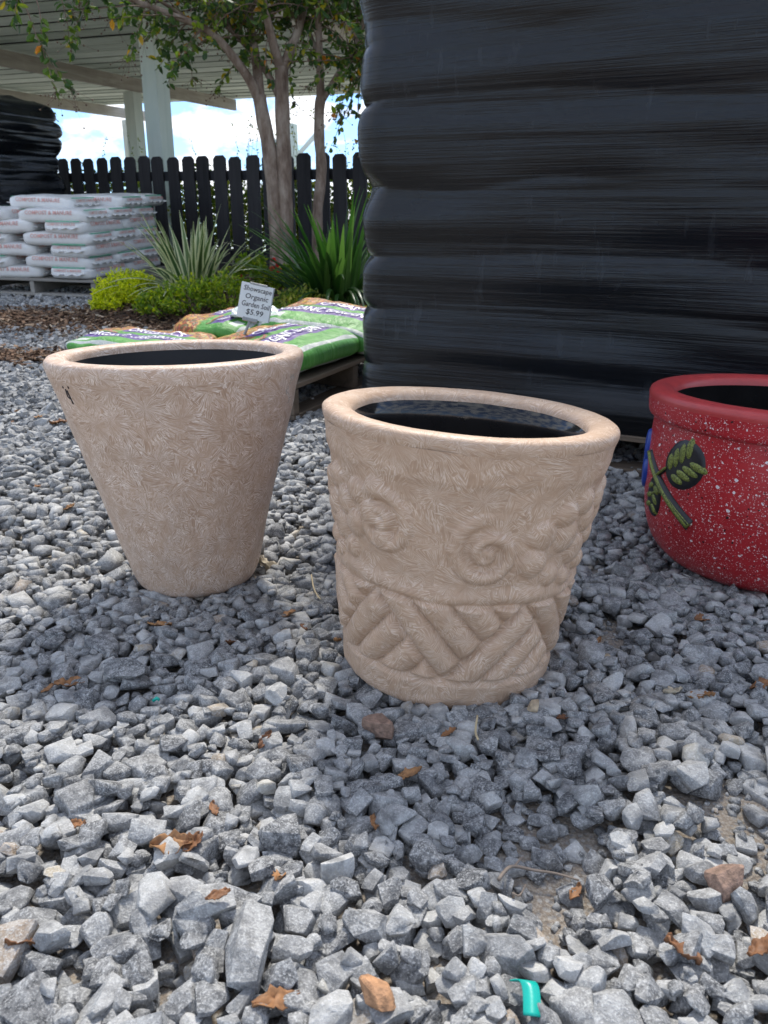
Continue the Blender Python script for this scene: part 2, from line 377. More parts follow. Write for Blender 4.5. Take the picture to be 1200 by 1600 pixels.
# ------------------------------------------------------------------ ground, planting bed
def yfront(x): return 4.62 + .33 * np.clip((-1.0 - np.asarray(x, float)) / 1.2, 0, 1) + .07 * np.sin(np.asarray(x, float) * 3.1)
def beds(x, y):                          # signed distance into the bed
    x = np.asarray(x, float); y = np.asarray(y, float)
    back = np.where(x < -1.75, 5.75 + (x + 1.75) * .12, 9.0)
    back = np.where((x >= -1.75) & (x < -1.35), 5.75 + (x + 1.75) / .4 * 3.2, back)
    return np.minimum(y - yfront(x), back - y)
def bedz(x, y):
    s = np.clip(beds(x, y) / .55, 0, 1); s = s * s * (3 - 2 * s)
    w = np.clip((np.asarray(x, float) + 2.3) / .8, .25, 1)
    return gz(x, y) - .035 + (.045 + .075 * w) * s
xs = np.concatenate([np.linspace(-400, -6, 12), np.linspace(-5, 5, 121), np.linspace(6, 400, 12)])
ys = np.concatenate([np.linspace(-60, -1, 6), np.linspace(-.8, 10, 131), np.linspace(11, 600, 14)])
gx, gy = np.meshgrid(xs, ys, indexing='ij')
gv = np.stack([gx, gy, gz(gx, gy) - .024], -1).reshape(-1, 3)
tag(obj('ground', mesh('ground', gv, grid_faces(len(xs), len(ys)), MAT['ground'])), kind='structure')
bx_, by_ = np.meshgrid(np.linspace(-4.6, 2.2, 110), np.linspace(4.4, 9.2, 80), indexing='ij')
bv = np.stack([bx_, by_, bedz(bx_, by_) + .012 * vnoise(bx_ * 9, by_ * 9, 2)], -1).reshape(-1, 3)
bf = grid_faces(110, 80); keep = (beds(bv[:, 0], bv[:, 1]) > -.06)[bf].all(1)
tag(obj('mulch_bed', mesh('mulch_bed', bv, bf[keep], MAT['bed'])), kind='structure')

# ------------------------------------------------------------------ stones
def stone_variant(cuts, bev, seed, segs=1):
    r = random.Random(seed); bm = bmesh.new(); bmesh.ops.create_cube(bm, size=2)
    sc = Vector((1, r.uniform(.68, .95), r.uniform(.45, .72)))
    for k in range(cuts):
        n = Vector((r.gauss(0, 1), r.gauss(0, 1), r.gauss(0, 1))).normalized()
        d = r.uniform(.66, .98)
        geom = bm.verts[:] + bm.edges[:] + bm.faces[:]
        res = bmesh.ops.bisect_plane(bm, geom=geom, plane_co=n * d, plane_no=n, clear_outer=True)
        ed = [e for e in res['geom_cut'] if isinstance(e, bmesh.types.BMEdge)]
        if ed: bmesh.ops.edgeloop_fill(bm, edges=ed)
    bmesh.ops.remove_doubles(bm, verts=bm.verts, dist=.03)
    bmesh.ops.recalc_face_normals(bm, faces=bm.faces)
    if bev:
        bmesh.ops.bevel(bm, geom=bm.edges[:], offset=bev, segments=segs, affect='EDGES', profile=.6, clamp_overlap=True)
    if segs > 1 or bev:
        for v in bm.verts: v.co *= 1 + .05 * mnoise.noise(v.co * 1.7 + Vector((seed, 0, 0)))
    bmesh.ops.triangulate(bm, faces=bm.faces)
    if segs > 1:
        for _ in range(1):
            le = [e for e in bm.edges if e.calc_length() > .85]
            if le: bmesh.ops.subdivide_edges(bm, edges=le, cuts=1); bmesh.ops.triangulate(bm, faces=bm.faces)
        bm.normal_update()
        for v in bm.verts: v.co += v.normal * (.045 * mnoise.noise(v.co * 3.1 + Vector((seed, 3, 0))) + .03 * mnoise.noise(v.co * 7 + Vector((0, seed, 0))))
    ext = max(max(abs(v.co.x) for v in bm.verts), .3)
    V = np.array([[v.co.x / ext, v.co.y * sc.y, v.co.z * sc.z] for v in bm.verts]); F = np.array([[v.index for v in f.verts] for f in bm.faces])
    bm.free(); return V, F
LOD0 = [stone_variant(9, .17, 100 + i, 2) for i in range(26)]
LOD1 = [stone_variant(8, .16, 200 + i) for i in range(26)]
LOD2 = [stone_variant(5, 0, 300 + i) for i in range(20)]
LODM = [stone_variant(7, 0, 400 + i) for i in range(24)]
def rotm(yaw, tx, ty):
    cz, sz = math.cos(yaw), math.sin(yaw); cx, sx = math.cos(tx), math.sin(tx); cy, sy = math.cos(ty), math.sin(ty)
    return np.array([[1, 0, 0], [0, cx, -sx], [0, sx, cx]]) @ np.array([[cy, 0, sy], [0, 1, 0], [-sy, 0, cy]]) @ np.array([[cz, -sz, 0], [sz, cz, 0], [0, 0, 1]])
def merge(parts, name, mat, smooth=False):
    nv = [len(v) for v, f in parts]; off = np.concatenate([[0], np.cumsum(nv)[:-1]])
    V = np.concatenate([v for v, f in parts]); F = np.concatenate([f + o for (v, f), o in zip(parts, off)])
    m = bpy.data.meshes.new(name); m.vertices.add(len(V)); m.vertices.foreach_set('co', V.astype(np.float32).ravel())
    k = F.shape[1]
    m.loops.add(F.size); m.loops.foreach_set('vertex_index', F.astype(np.int32).ravel())
    m.polygons.add(len(F)); m.polygons.foreach_set('loop_start', np.arange(0, F.size, k, dtype=np.int32))
    m.materials.append(mat); m.update(calc_edges=True)
    if smooth: m.shade_smooth()
    else: m.shade_flat()
    return m
POTS = [(-.395, 1.505, .115), (.100, 1.155, .16), (.832, 1.572, .19)]      # x, y, foot radius
PATCH = [(ground_at(*p), r) for p, r in (((945, 990), .10), ((850, 1335), .085), ((1165, 1250), .075), ((880, 1410), .06), ((1010, 1010), .06), ((1190, 1330), .05))]
RES = .004; X0, Y0, X1, Y1 = -2.15, .24, 2.15, 2.5
nx, ny = int((X1 - X0) / RES), int((Y1 - Y0) / RES)
cxs = X0 + (np.arange(nx) + .5) * RES; cys = Y0 + (np.arange(ny) + .5) * RES
GX, GY = np.meshgrid(cxs, cys, indexing='ij')
HM = np.full((nx, ny), -.024)
LIM = .002 + .007 * vnoise(GX * 7, GY * 7, 5)
for (x, y, r) in POTS: LIM[(GX - x) ** 2 + (GY - y) ** 2 < (r + .012) ** 2] = -.003
special = []                             # reserved places for stones that are things of their own
near = []
def drop(x, y, a, b, c, yaw, top=None, place=True):
    ra = max(a, b); i0, i1 = int((x - ra - X0) / RES), int((x + ra - X0) / RES) + 1; j0, j1 = int((y - ra - Y0) / RES), int((y + ra - Y0) / RES) + 1
    if i0 < 0 or j0 < 0 or i1 > nx or j1 > ny: return None
    dx = GX[i0:i1, j0:j1] - x; dy = GY[i0:i1, j0:j1] - y
    u = (dx * math.cos(yaw) + dy * math.sin(yaw)) / a; v = (-dx * math.sin(yaw) + dy * math.cos(yaw)) / b
    r2 = u * u + v * v; msk = r2 < .92
    if msk.sum() < 4: return None
    s = np.sqrt(1 - r2[msk]); h = HM[i0:i1, j0:j1][msk]
    zc = np.percentile(h + c * s * .8, 74)
    lim = LIM[i0:i1, j0:j1][msk].min() + .5 * c if top is None else top
    if zc + c > lim + .012: return None
    if place:
        w = HM[i0:i1, j0:j1]; w[msk] = np.maximum(h, zc + c * s * .9)
    return zc
BIG = [  # photo pixel, half sizes, yaw, tilt, variant, material
    ((195, 1068), (.037, .030, .019), .1, 'stone', 'large grey stone with a flat pale top among darker gravel'),
    ((386, 1500), (.045, .025, .014), 1.5, 'stone', 'long pale slab of stone lying lengthwise in sunlit gravel'),
    ((322, 1440), (.031, .023, .015), .4, 'stone', 'blocky pale stone beside the long slab in the gravel'),
    ((572, 1458), (.025, .021, .014), -.3, 'stone', 'chunky pale grey stone on sunlit gravel'),
    ((592, 1150), (.023, .017, .013), -.2, 'brownstone', 'reddish brown stone lying in front of the relief pot'),
    ((1128, 1392), (.020, .018, .016), .5, 'brownstone', 'brick brown stone with a pale chipped top'),
    ((832, 1126), (.010, .0075, .007), .1, 'tanstone', 'small tan pebble below the foot of the relief pot'),
    ((590, 1582), (.013, .017, .010), .7, 'orangestone', 'smooth bright orange stone in the gravel'),
    ((948, 1020), (.009, .006, .006), .6, 'tanstone', 'small cream pebble on the bare dirt beside the relief pot'),
    ((432, 1100), (.018, .014, .013), 1.2, 'stone', 'pale blue grey stone between the two beige pots')]
for k in range(33000):
    y = Y0 + .04 + (Y1 - Y0 - .08) * math.sqrt(rnd.random() * .94 + .06) if rnd.random() < .55 else rnd.uniform(.3, 1.5)
    hw = min(2.08, .56 * y + .58); x = rnd.uniform(-hw, hw)
    f = k / 33000
    a = rnd.uniform(.005, .009) if f < .12 else max(.0052, min(.027, rnd.lognormvariate(math.log(.0126), .34)))
    if f > .1 and any((x - p.x) ** 2 + (y - p.y) ** 2 < r * r for p, r in PATCH) and rnd.random() < .74: continue
    b = a * rnd.uniform(.66, .95); c = a * rnd.uniform(.42, .72); yaw = rnd.uniform(0, 6.283)
    z = drop(x, y, a, b, c, yaw)
    if z is None: continue
    near.append((x, y, z, a, b, c, yaw))
# small grit filling the gaps
grit = []
for k in range(7000):
    y = rnd.uniform(.3, 2.2); hw = .55 * y + .3; x = rnd.uniform(-hw, hw)
    if any((x - p.x) ** 2 + (y - p.y) ** 2 < (1.3 * r) ** 2 for p, r in PATCH) or rnd.random() < .35:
        i, j = int((x - X0) / RES), int((y - Y0) / RES)
        if HM[i, j] < -.010: grit.append((x, y, HM[i, j] + .001, rnd.uniform(.0025, .006)))
big_made = []
for (px, dims, yaw, mk, lab) in BIG:
    p = ground_at(*px); z = drop(p.x, p.y, dims[0], dims[1], dims[2], yaw, top=.06)
    if z is None: z = .01
    big_made.append((p.x, p.y, min(z, .024) - .002, dims, yaw, mk, lab))
def buried(x, y, z, a, b, c, yaw):       # wholly covered by later stones
    for u, v in ((0, 0), (.55, 0), (-.55, 0), (0, .55), (0, -.55), (.5, .5), (-.5, .5), (.5, -.5), (-.5, -.5)):
        xx = x + u * a * math.cos(yaw) - v * b * math.sin(yaw); yy = y + u * a * math.sin(yaw) + v * b * math.cos(yaw)
        if z + c * math.sqrt(max(.05, 1 - u * u - v * v)) * .9 > HM[min(nx - 1, max(0, int((xx - X0) / RES))), min(ny - 1, max(0, int((yy - Y0) / RES)))] - .0035: return False
    return True
near = [q for q in near if not buried(*q)]
parts = []
for (x, y, z, a, b, c, yaw) in near:
    V, F = rnd.choice(LOD0 if y < .72 and a > .0105 else LOD1 if y < 1.3 and a > .007 else LODM)
    Vw = (V * np.array([a, b / .8, c / .6]) * 1.06) @ rotm(rnd.uniform(-.12, .12), rnd.gauss(0, .26), rnd.gauss(0, .26)).T
    cz, sz = math.cos(yaw), math.sin(yaw)
    Vw = Vw @ np.array([[cz, -sz, 0], [sz, cz, 0], [0, 0, 1]]).T + np.array([x, y, z + g(x, y)])
    parts.append((Vw, F))
for (x, y, z, a) in grit:
    V, F = rnd.choice(LOD2); parts.append(((V * a) @ rotm(rnd.uniform(0, 6), .3, .2).T + np.array([x, y, z + g(x, y)]), F))
tag(obj('gravel', merge(parts, 'gravel', MAT['gravel'], True)), 'crushed grey stone gravel spread over the yard', None, kind='stuff')
# the gravel further back, coarser stones
far = []; sp_ = .0225; row = 0; y = 2.44
while y < 7.2:
    hw = min(.56 * y + .75, 3.6); x = -hw + (row % 2) * sp_ / 2
    while x < hw:
        if x > .9 and y > 3.4: break
        xx, yy = x + rnd.uniform(-.4, .4) * sp_, y + rnd.uniform(-.4, .4) * sp_
        if float(beds(xx, yy)) < .02 + .12 * rnd.random() ** 3 and rnd.random() < .97:
            V, F = rnd.choice(LOD2); a = max(.008, min(.026, rnd.lognormvariate(math.log(.0135), .30)))
            far.append(((V * np.array([a, a * .95, a * 1.0])) @ rotm(rnd.uniform(0, 6.28), rnd.gauss(0, .3), rnd.gauss(0, .3)).T + np.array([xx, yy, g(xx, yy) - .008 + rnd.gauss(0, .006)]), F))
        x += sp_
    y += sp_ * .86; row += 1; sp_ = .0225 if y < 3.3 else .0225 + (y - 3.3) * .006
tag(obj('gravel', merge(far, 'gravel_back', MAT['gravel'])), 'crushed grey stone gravel running back to the planting bed', None, kind='stuff')
for n, (x, y, z, d, yaw, mk, lab) in enumerate(big_made):
    V, F = stone_variant(12, .16, 900 + n * 3, 2)
    me = merge([((V * np.array([d[0], d[1] / .8, d[2] / .6])) , F)], 'stone', MAT[mk], True)
    o = obj('stone', me, loc=(x, y, z + g(x, y))); o.rotation_euler = (rnd.uniform(-.1, .1), rnd.uniform(-.1, .1), yaw); tag(o, lab, 'stone')

# mulch chips
chips = []
def chip(x, y, z, s):
    l, w, t = s * rnd.uniform(.8, 2.2), s * rnd.uniform(.35, .8), s * .12
    V = np.array([[sx * l * (1 - .3 * rnd.random()), sy * w, sz * t + .25 * w * sx * sy] for sx in (-1, 1) for sy in (-1, 1) for sz in (-1, 1)]) / 2
    F = np.array([[0, 1, 3, 2], [4, 6, 7, 5], [0, 4, 5, 1], [2, 3, 7, 6], [0, 2, 6, 4], [1, 5, 7, 3]])
    chips.append((V @ rotm(rnd.uniform(0, 6.28), rnd.gauss(0, .35), rnd.gauss(0, .35)).T + np.array([x, y, z]), F))
while len(chips) < 11000:
    x, y = rnd.uniform(-3.4, .9), rnd.uniform(4.5, 6.9)
    d = float(beds(x, y))
    if d < -.12 or (d < .12 and rnd.random() < .55): continue
    chip(x, y, max(float(bedz(x, y)), g(x, y) + .002) + rnd.uniform(.0, .014), rnd.uniform(.014, .034))
for k in range(1500):                    # litter spilled over the gravel, left
    x, y = rnd.uniform(-2.6, -1.45), rnd.gauss(4.0, .09) + .04 * math.sin(x * 5)
    chip(x, y, g(x, y) + rnd.uniform(.004, .018), rnd.uniform(.012, .03))
for k in range(500):
    x, y = rnd.uniform(-2.9, -1.2), rnd.gauss(4.75, .18)
    chip(x, y, g(x, y) + rnd.uniform(.004, .016), rnd.uniform(.012, .026))
tag(obj('bark_mulch', merge(chips, 'bark_mulch', MAT['mulch'])), 'brown bark mulch covering the planting bed', None, kind='stuff')

# ------------------------------------------------------------------ pots
def resample(prof, step):
    P = [Vector((a, b)) for a, b in prof]; out = [P[0]]
    for p, q in zip(P[:-1], P[1:]):
        n = max(1, int(math.ceil((q - p).length / step)))
        for k in range(1, n + 1): out.append(p.lerp(q, k / n))
    return out
def spline(prof, sub=5):
    return [(p.x, p.y) for p in smooth_path([Vector((a, b, 0)) for a, b in prof], sub)]
def lathe(name, prof, nseg, mat, disp=None, rref=None):
    pr = np.array([(p[0], p[1]) for p in prof]); n = len(pr)
    d = np.concatenate([[0], np.cumsum(np.hypot(np.diff(pr[:, 0]), np.diff(pr[:, 1])))])
    rref = rref or pr[:, 0].max() * .85
    th = np.linspace(-math.pi, math.pi, nseg + 1); T, r = np.meshgrid(th, pr[:, 0], indexing='ij'); z = np.broadcast_to(pr[:, 1], T.shape)
    if disp is not None: r = r + disp(T, z, r, np.broadcast_to(np.arange(n), T.shape))
    V = np.stack([r * np.sin(T), -r * np.cos(T), z], -1).reshape(-1, 3)       # T = 0 faces the camera, T > 0 to the right
    uv = np.stack([T * rref, np.broadcast_to(d, T.shape)], -1).reshape(-1, 2)
    F = grid_faces(nseg + 1, n)
    return mesh(name, V, F, mat, True, uv)
def wobble(T, z, r, i): return .0018 * vnoise(T * 3.1 + 20, z * 14 + 5, 3) + .0009 * vnoise(T * 9 + 50, z * 45 + 5, 4)

# plain tapered pot
t = empty('planter_pot', (POTS[0][0], POTS[0][1], -.004)); t.rotation_euler = (0, R(-.4), 0); t.scale = (1, 1, 1.02)
tag(t, 'tall plain tapered beige planter pot with a trowelled fan pattern', 'pot')
HL = .468
pl = [(0, .0), (.09, .0), (.105, .003), (.118, .012), (.126, .028), (.134, .055), (.150, .115), (.170, .190), (.190, .265), (.211, .34), (.2315, .415), (.2385, .436)]
pr_lip = [(.2385, .436), (.2415, .449), (.2415, .457), (.2385, .4635), (.231, .4665), (.219, .467), (.207, .4655), (.2005, .460), (.198, .449)]
obj('wall', lathe('pot_wall', [tuple(p) for p in resample(spline(pl, 4), .012)], 180, MAT['pot_left'], wobble), t)
obj('rim', lathe('pot_rim', spline(pr_lip, 3), 180, MAT['pot_left'], wobble), t)
obj('interior', lathe('pot_interior', spline([(.198, .449), (.192, .42), (.16, .30), (.13, .14), (.11, .07), (.06, .06), (.0, .06)], 3), 120, MAT['liner_matt']), t)
# hand-written ink mark near the rim
def on_wall(T, z, off=.0025):
    r = np.interp(z, [p[1] for p in pl[5:]], [p[0] for p in pl[5:]]) + off
    return Vector((r * math.sin(T), -r * math.cos(T), z))
marks = [[(-.70, .424), (-.715, .411), (-.69, .407)], [(-.685, .422), (-.675, .398)], [(-.65, .43), (-.645, .426)], [(-.73, .428), (-.725, .425)]]
v, f = tube([([on_wall(a, b, .001) for a, b in smk], [.001] * len(smk)) for smk in marks], 5)
obj('ink_mark', mesh('ink_mark', v, f, MAT['ink']), t)
sm = [on_wall(1.28 + .05 * vnoise(k * .3, 1, 2), .432 - k * .006, .0004) for k in range(26)]
vv, ff = [], []
for k, p in enumerate(sm):
    wdt = .010 * (1 - k / 30) * (1 + .5 * float(vnoise(k * .8, 7, 1))); tang = Vector((math.cos(1.28), math.sin(1.28), 0))
    vv += [p - tang * wdt, p + tang * wdt]
ff = [(2 * k, 2 * k + 1, 2 * k + 3, 2 * k + 2) for k in range(len(sm) - 1)]
m_ = M('chalky_white_stain', .8, .2); n_ = m_.noise(m_.coord(), 170, 4, .7)
m_.col((.66, .60, .53)); m_.t.links.new(m_.ramp(n_, [(.46, (0, 0, 0)), (.62, (.8, .8, .8))]), m_.b.inputs['Alpha'])
obj('paint_drip', mesh('paint_drip', vv, ff, m_.m), t)

# relief pot
def relief(T, z, r, i):
    s = T * .180; h = np.zeros_like(T)
    Hb0, Hb1 = .056, .182
    def sstep(a, b, x): q = np.clip((x - a) / (b - a), 0, 1); return q * q * (3 - 2 * q)
    # woven bars: alternating triangles of slanting rods
    Lw = 2 * math.pi * .180 / 5
    p = ((s + .135) / Lw) % 1.0; tt = np.clip((z - Hb0) / (Hb1 - Hb0), 0, 1)
    inv = np.abs(p - .5) < tt / 2
    ci = p + tt / 2 - .5; pp = np.where(p < .5, p + 1, p); cu = pp - tt / 2 - .5
    c = np.clip(np.where(inv, ci, cu), 0, 1); n = 4.0
    fr = (c * n) % 1.0
    bar = np.sqrt(np.clip(1 - (2 * fr - 1) ** 2, 0, 1))
    along = np.where(inv, 1 - ci - (1 - tt), 1 - cu - tt)              # distance to the rods' blunt ends
    bar = bar * sstep(0, .07, np.where(inv, np.minimum(1 - tt, 1) + .0 + .02, tt + .02)) * sstep(0.0, .10, along + .02)
    wz = sstep(Hb0 - .004, Hb0 + .006, z) * (1 - sstep(Hb1 - .006, Hb1 + .006 + .004 * np.sin(T * 7), z))
    h += wz * (-.0080 + .0155 * bar)
    # band edges
    h += .0035 * (1 - sstep(.047, .054, z)) - .002 * (1 - sstep(.0, .012, z))
    h += .004 * np.exp(-((z - .192 - .004 * np.sin(T * 5)) / .010) ** 2)
    h += -.0015 * sstep(.200, .212, z) * (1 - sstep(.345, .358, z))
    h += .0012 * sstep(.352, .362, z)
    # scrolls and berries, three repeats round the pot
    for rep in range(3):
        c0 = rep * 2.0944
        def loc(tc_, zc):
            dT = (T - R(tc_) - c0 + math.pi) % (2 * math.pi) - math.pi
            return dT * .190, z - zc
        for (tc_, zc, hand, ph) in ((-39, .283, 1, 2.4), (6, .262, -1, 3.6)):
            x, y = loc(tc_, zc); x = x * hand; rho = np.hypot(x, y); phi = np.arctan2(y, x) + ph
            pitch = .0275; best = np.full_like(T, -9.0)
            for turn in range(3):        # ridge rho = pitch * (phi + 2 pi turn) / 2 pi, swelling outwards
                ang = (phi % (2 * math.pi)) + 2 * math.pi * turn
                rr = pitch * ang / (2 * math.pi); wr = .0078 + .0022 * np.minimum(ang / 6.28, 1.7)
                q = 1 - ((rho - rr) / wr) ** 2
                ok = (ang < 4.05 * math.pi)
                best = np.maximum(best, np.where((q > 0) & ok, .0105 * np.sqrt(np.clip(q, 0, 1)) * (1 - sstep(3.2 * math.pi, 4.05 * math.pi, ang)), -9))
            core = 1 - (rho / .012) ** 2
            best = np.maximum(best, np.where(core > 0, .011 * np.sqrt(np.clip(core, 0, 1)), -9))
            h = np.maximum(h, best - .0042)
        for (tc_, zc, rb) in ((29, .285, .0235), (27, .245, .0235), (40, .312, .020), (43, .278, .025), (38, .222, .018), (53, .252, .024), (51, .325, .020), (58, .296, .022), (66, .268, .021), (68, .318, .020), (75, .292, .021), (62, .228, .017), (49, .212, .015), (78, .33, .017), (82, .26, .019)):
            x, y = loc(tc_, zc); q = 1 - (x * x + y * y) / (rb * rb)
            h = np.maximum(h, np.where(q > 0, -.003 + .0110 * np.sqrt(np.clip(q, 0, 1)), -9))
    h += .0011 * vnoise(T * 7 + 20, z * 38 + 9, 6) + .0007 * vnoise(T * 21 + 20, z * 110 + 9, 8)
    for _ in range(0):
        h = (np.roll(h, 1, 0) + 2 * h + np.roll(h, -1, 0)) / 4
        h[:, 1:-1] = (h[:, :-2] + 2 * h[:, 1:-1] + h[:, 2:]) / 4
    return h * sstep(.002, .01, z) * (1 - sstep(.37, .395, z))
t = empty('planter_pot', (POTS[1][0], POTS[1][1], -.004)); t.rotation_euler = (R(-.6), R(4.1), 0); t.scale = (1.06, 1.06, 1.02)
tag(t, 'beige planter pot with raised scrolls, berries and woven bars', 'pot')
pw = [(0, .0), (.13, .0), (.148, .003), (.1545, .012), (.157, .03), (.160, .055), (.166, .10), (.173, .16), (.180, .22), (.188, .28), (.197, .34), (.204, .378), (.2085, .400)]
wl = resample(spline(pw, 3), .0022)
obj('wall', lathe('relief_wall', [tuple(p) for p in wl if True][30:], 500, MAT['pot_right'], relief), t)
lip = [(.2065, .394), (.2090, .400), (.211, .407), (.2105, .4135), (.206, .4185), (.197, .4205), (.186, .4195), (.176, .4165), (.169, .411), (.166, .403)]
obj('rim', lathe('relief_rim', spline(lip, 3), 180, MAT['pot_right'], wobble), t)
obj('interior', lathe('relief_interior', spline([(.166, .403), (.161, .394), (.1575, .382), (.156, .36), (.154, .28), (.146, .15), (.13, .07), (.06, .055), (0, .055)], 4), 120, MAT['liner']), t)
obj('base', lathe('relief_base', [(0, .002), (.08, .002), (.1475, .004)], 90, MAT['pot_right']), t)

# red pot
RX, RY = POTS[2][0], POTS[2][1]
t = empty('planter_pot', (RX, RY, -.004)); t.rotation_euler = (R(.4), R(1.2), 0); t.scale = (1, 1, 1.015)
tag(t, 'round red speckled glazed pot with a painted leaf decoration', 'pot')
prd = [(0, 0), (.10, 0), (.15, .002), (.185, .010), (.215, .028), (.240, .058), (.256, .098), (.264, .145), (.267, .20), (.267, .255), (.265, .295), (.264, .318)]
obj('wall', lathe('red_wall', [tuple(p) for p in resample(spline(prd, 4), .012)], 200, MAT['red'], lambda T, z, r, i: .0012 * vnoise(T * 5 + 9, z * 20, 2)), t)
obj('collar', lathe('red_collar', spline([(.264, .318), (.272, .321), (.277, .328), (.279, .345), (.280, .358)], 3), 200, MAT['red']), t)
obj('rim', lathe('red_rim', spline([(.280, .358), (.2805, .366), (.277, .374), (.266, .379), (.252, .3795), (.239, .376), (.230, .369), (.227, .358)], 3), 200, MAT['redrim']), t)
obj('interior', lathe('red_interior', spline([(.227, .358), (.232, .33), (.24, .25), (.235, .15), (.19, .06), (.10, .04), (0, .04)], 4), 120, MAT['liner']), t)
def red_pt(T, z, off):
    r = float(np.interp(z, [p[1] for p in prd[3:]], [p[0] for p in prd[3:]])) + off
    return Vector((r * math.sin(T), -r * math.cos(T), z))
def pad(name, T0, z0, ang, la, lb, hgt, mat, parent, shape, n=22, m=7, base=0.0):
    # raised ornament: outline given by shape(phi), domed; ang turns it on the surface
    V, F = [red_pt(T0, z0, base + hgt)], []
    for j in range(1, m + 1):
        q = j / m
        for k in range(n):
            ph = 2 * math.pi * k / n; s = shape(ph) * q
            x, y = la * s * math.cos(ph), lb * s * math.sin(ph)
            X, Y = x * math.cos(ang) - y * math.sin(ang), x * math.sin(ang) + y * math.cos(ang)
            V.append(red_pt(T0 + X / .266, z0 + Y, base + hgt * math.sqrt(max(0, 1 - q ** 4)) - (.004 if j == m else 0)))
    for k in range(n): F.append((0, 1 + k, 1 + (k + 1) % n))
    for j in range(m - 1):
        for k in range(n): F.append((1 + j * n + k, 1 + (j + 1) * n + k, 1 + (j + 1) * n + (k + 1) % n, 1 + j * n + (k + 1) % n))
    return obj(name, mesh(name, V, F, mat), parent)
leafshape = lambda p: 1 - .12 * math.cos(p) ** 2 * (1 if math.cos(p) > 0 else -.2)
strip = lambda p: 1.0
def leaf_orn(T0, z0, ang, la, lb, k=4):
    lf = pad('leaf', T0, z0, ang, la, lb, .0055, MAT['black_glaze'], t, leafshape)
    lf['label'] = 'black raised leaf with brushed green veins'
    for s in (-1, 1):
        for q in range(k):
            u = -.62 + q * (1.15 / (k - .2)); ln = lb * .40 * math.sqrt(max(.15, 1 - (u + .1) ** 2))
            x = la * (u + .22) - .05 * la; y = s * lb * .36
            X, Y = x * math.cos(ang) - y * math.sin(ang), x * math.sin(ang) + y * math.cos(ang)
            pad('vein', T0 + X / .266, z0 + Y, ang + s * .95, ln * 1.2, la * .15, .0035, MAT['green_glaze'], lf, strip, 12, 3, .0046)
leaf_orn(R(-67), .252, R(38), .062, .052)
leaf_orn(R(-86), .158, R(-100), .052, .034, 3)
def stem(pts, rad, name='stem'):
    v, f = tube([(smooth_path([red_pt(R(a), z, -.002) for a, z in pts], 4), np.linspace(rad[0], rad[1], 4 * (len(pts) - 1) + 1))], 8)
    st_ = obj(name, mesh(name, v, f, MAT['black_glaze']), t)
    v, f = tube([(smooth_path([red_pt(R(a), z, .0055) for a, z in pts], 4), np.linspace(rad[0] * .5, rad[1] * .55, 4 * (len(pts) - 1) + 1))], 7)
    obj('green_stripe', mesh('green_stripe', v, f, MAT['green_glaze']), st_)
stem([(-96, .245), (-89, .223), (-80, .195), (-70, .165), (-60, .137)], (.008, .015))
stem([(-85, .205), (-81, .220), (-77, .234)], (.006, .005))
stem([(-78, .182), (-82, .176), (-85, .170)], (.005, .005))
for a, z, an in ((-107, .25, .3), (-106, .19, -.2), (-116, .22, 1.0)):
    pad('petal', R(a), z, an + 1.3, .042, .028, .008, MAT['blue_glaze'], t, leafshape)

# ------------------------------------------------------------------ pallets
YAW = R(-25.9)                           # pallets, fence and roof share one orientation
UX, VX = Vector((math.cos(YAW), math.sin(YAW), 0)), Vector((-math.sin(YAW), math.cos(YAW), 0))
def pallet(name, label, mat4, lx, ly, wood, h=.135, turn=False):
    # local x runs along the front face to the right, local y to the back; deck along x and stringers along y, or turned
    t = empty(name, mat=mat4); tag(t, label, 'pallet')
    A, B = (lx, ly) if not turn else (ly, lx)
    def put(nm, me, x, y, z, rz=0):
        o = obj(nm, me, t, (x, y, z) if not turn else (y, x, z)); o.rotation_euler = (0, 0, rz + (R(90) if turn else 0))
    dkb = boxmesh('deck_board', (A, .09, .018), wood, .002, .001); nd = 8
    for k in range(nd): put('deck_board', dkb, 0, -B / 2 + .045 + k * (B - .09) / (nd - 1), h - .009, rnd.uniform(-.006, .006))
    st = boxmesh('stringer', (.04, B - .004, h - .04), wood, .003)
    for k in (-1, 0, 1): put('stringer', st, k * (A / 2 - .022), 0, (h - .04) / 2 + .019)
    bb = boxmesh('bottom_board', (A, .09, .018), wood, .002)
    for k in (-1, 0, 1): put('bottom_board', bb, 0, k * (B / 2 - .045), .0095)
    return t
GC = Vector((-.336, 2.845))              # near corner of the soil pallet
gcen = GC - UX.xy * .61 + VX.xy * .5
MG = slope_matrix(gcen.x, gcen.y, YAW, -.006)
pallet('wooden_pallet', 'low weathered wooden pallet carrying the printed green soil bags', MG, 1.22, 1.0, MAT['pallet'], .135, True)
BC = Vector((-.005, 2.60)) - UX.xy * .155               # left corner of the big wrapped load
LX, LY = 1.75, 1.15
bcen = BC + UX.xy * LX / 2 + VX.xy * LY / 2
MB = slope_matrix(bcen.x, bcen.y, YAW, -.004)
pallet('wooden_pallet', 'dark wooden pallet under the tall load wrapped in black film', MB, LX - .06, LY - .06, MAT['pallet'], .125)
YW2 = R(-14); WC = Vector((-2.30, 6.36)); wcen = WC + Vector((-math.cos(YW2) - math.sin(YW2), -math.sin(YW2) + math.cos(YW2))) * .56
MW = slope_matrix(wcen.x, wcen.y, YW2, .0)
pallet('wooden_pallet', 'grey wooden pallet under the stack of white bags', MW, 1.16, 1.16, MAT['pallet_grey'], .13)
KC = Vector((-3.74, 8.0)); MK = slope_matrix(KC.x, KC.y, R(-20), 0)
pallet('wooden_pallet', 'wooden pallet under the slumped black load by the fence', MK, 1.0, 1.0, MAT['pallet_grey'], .13)

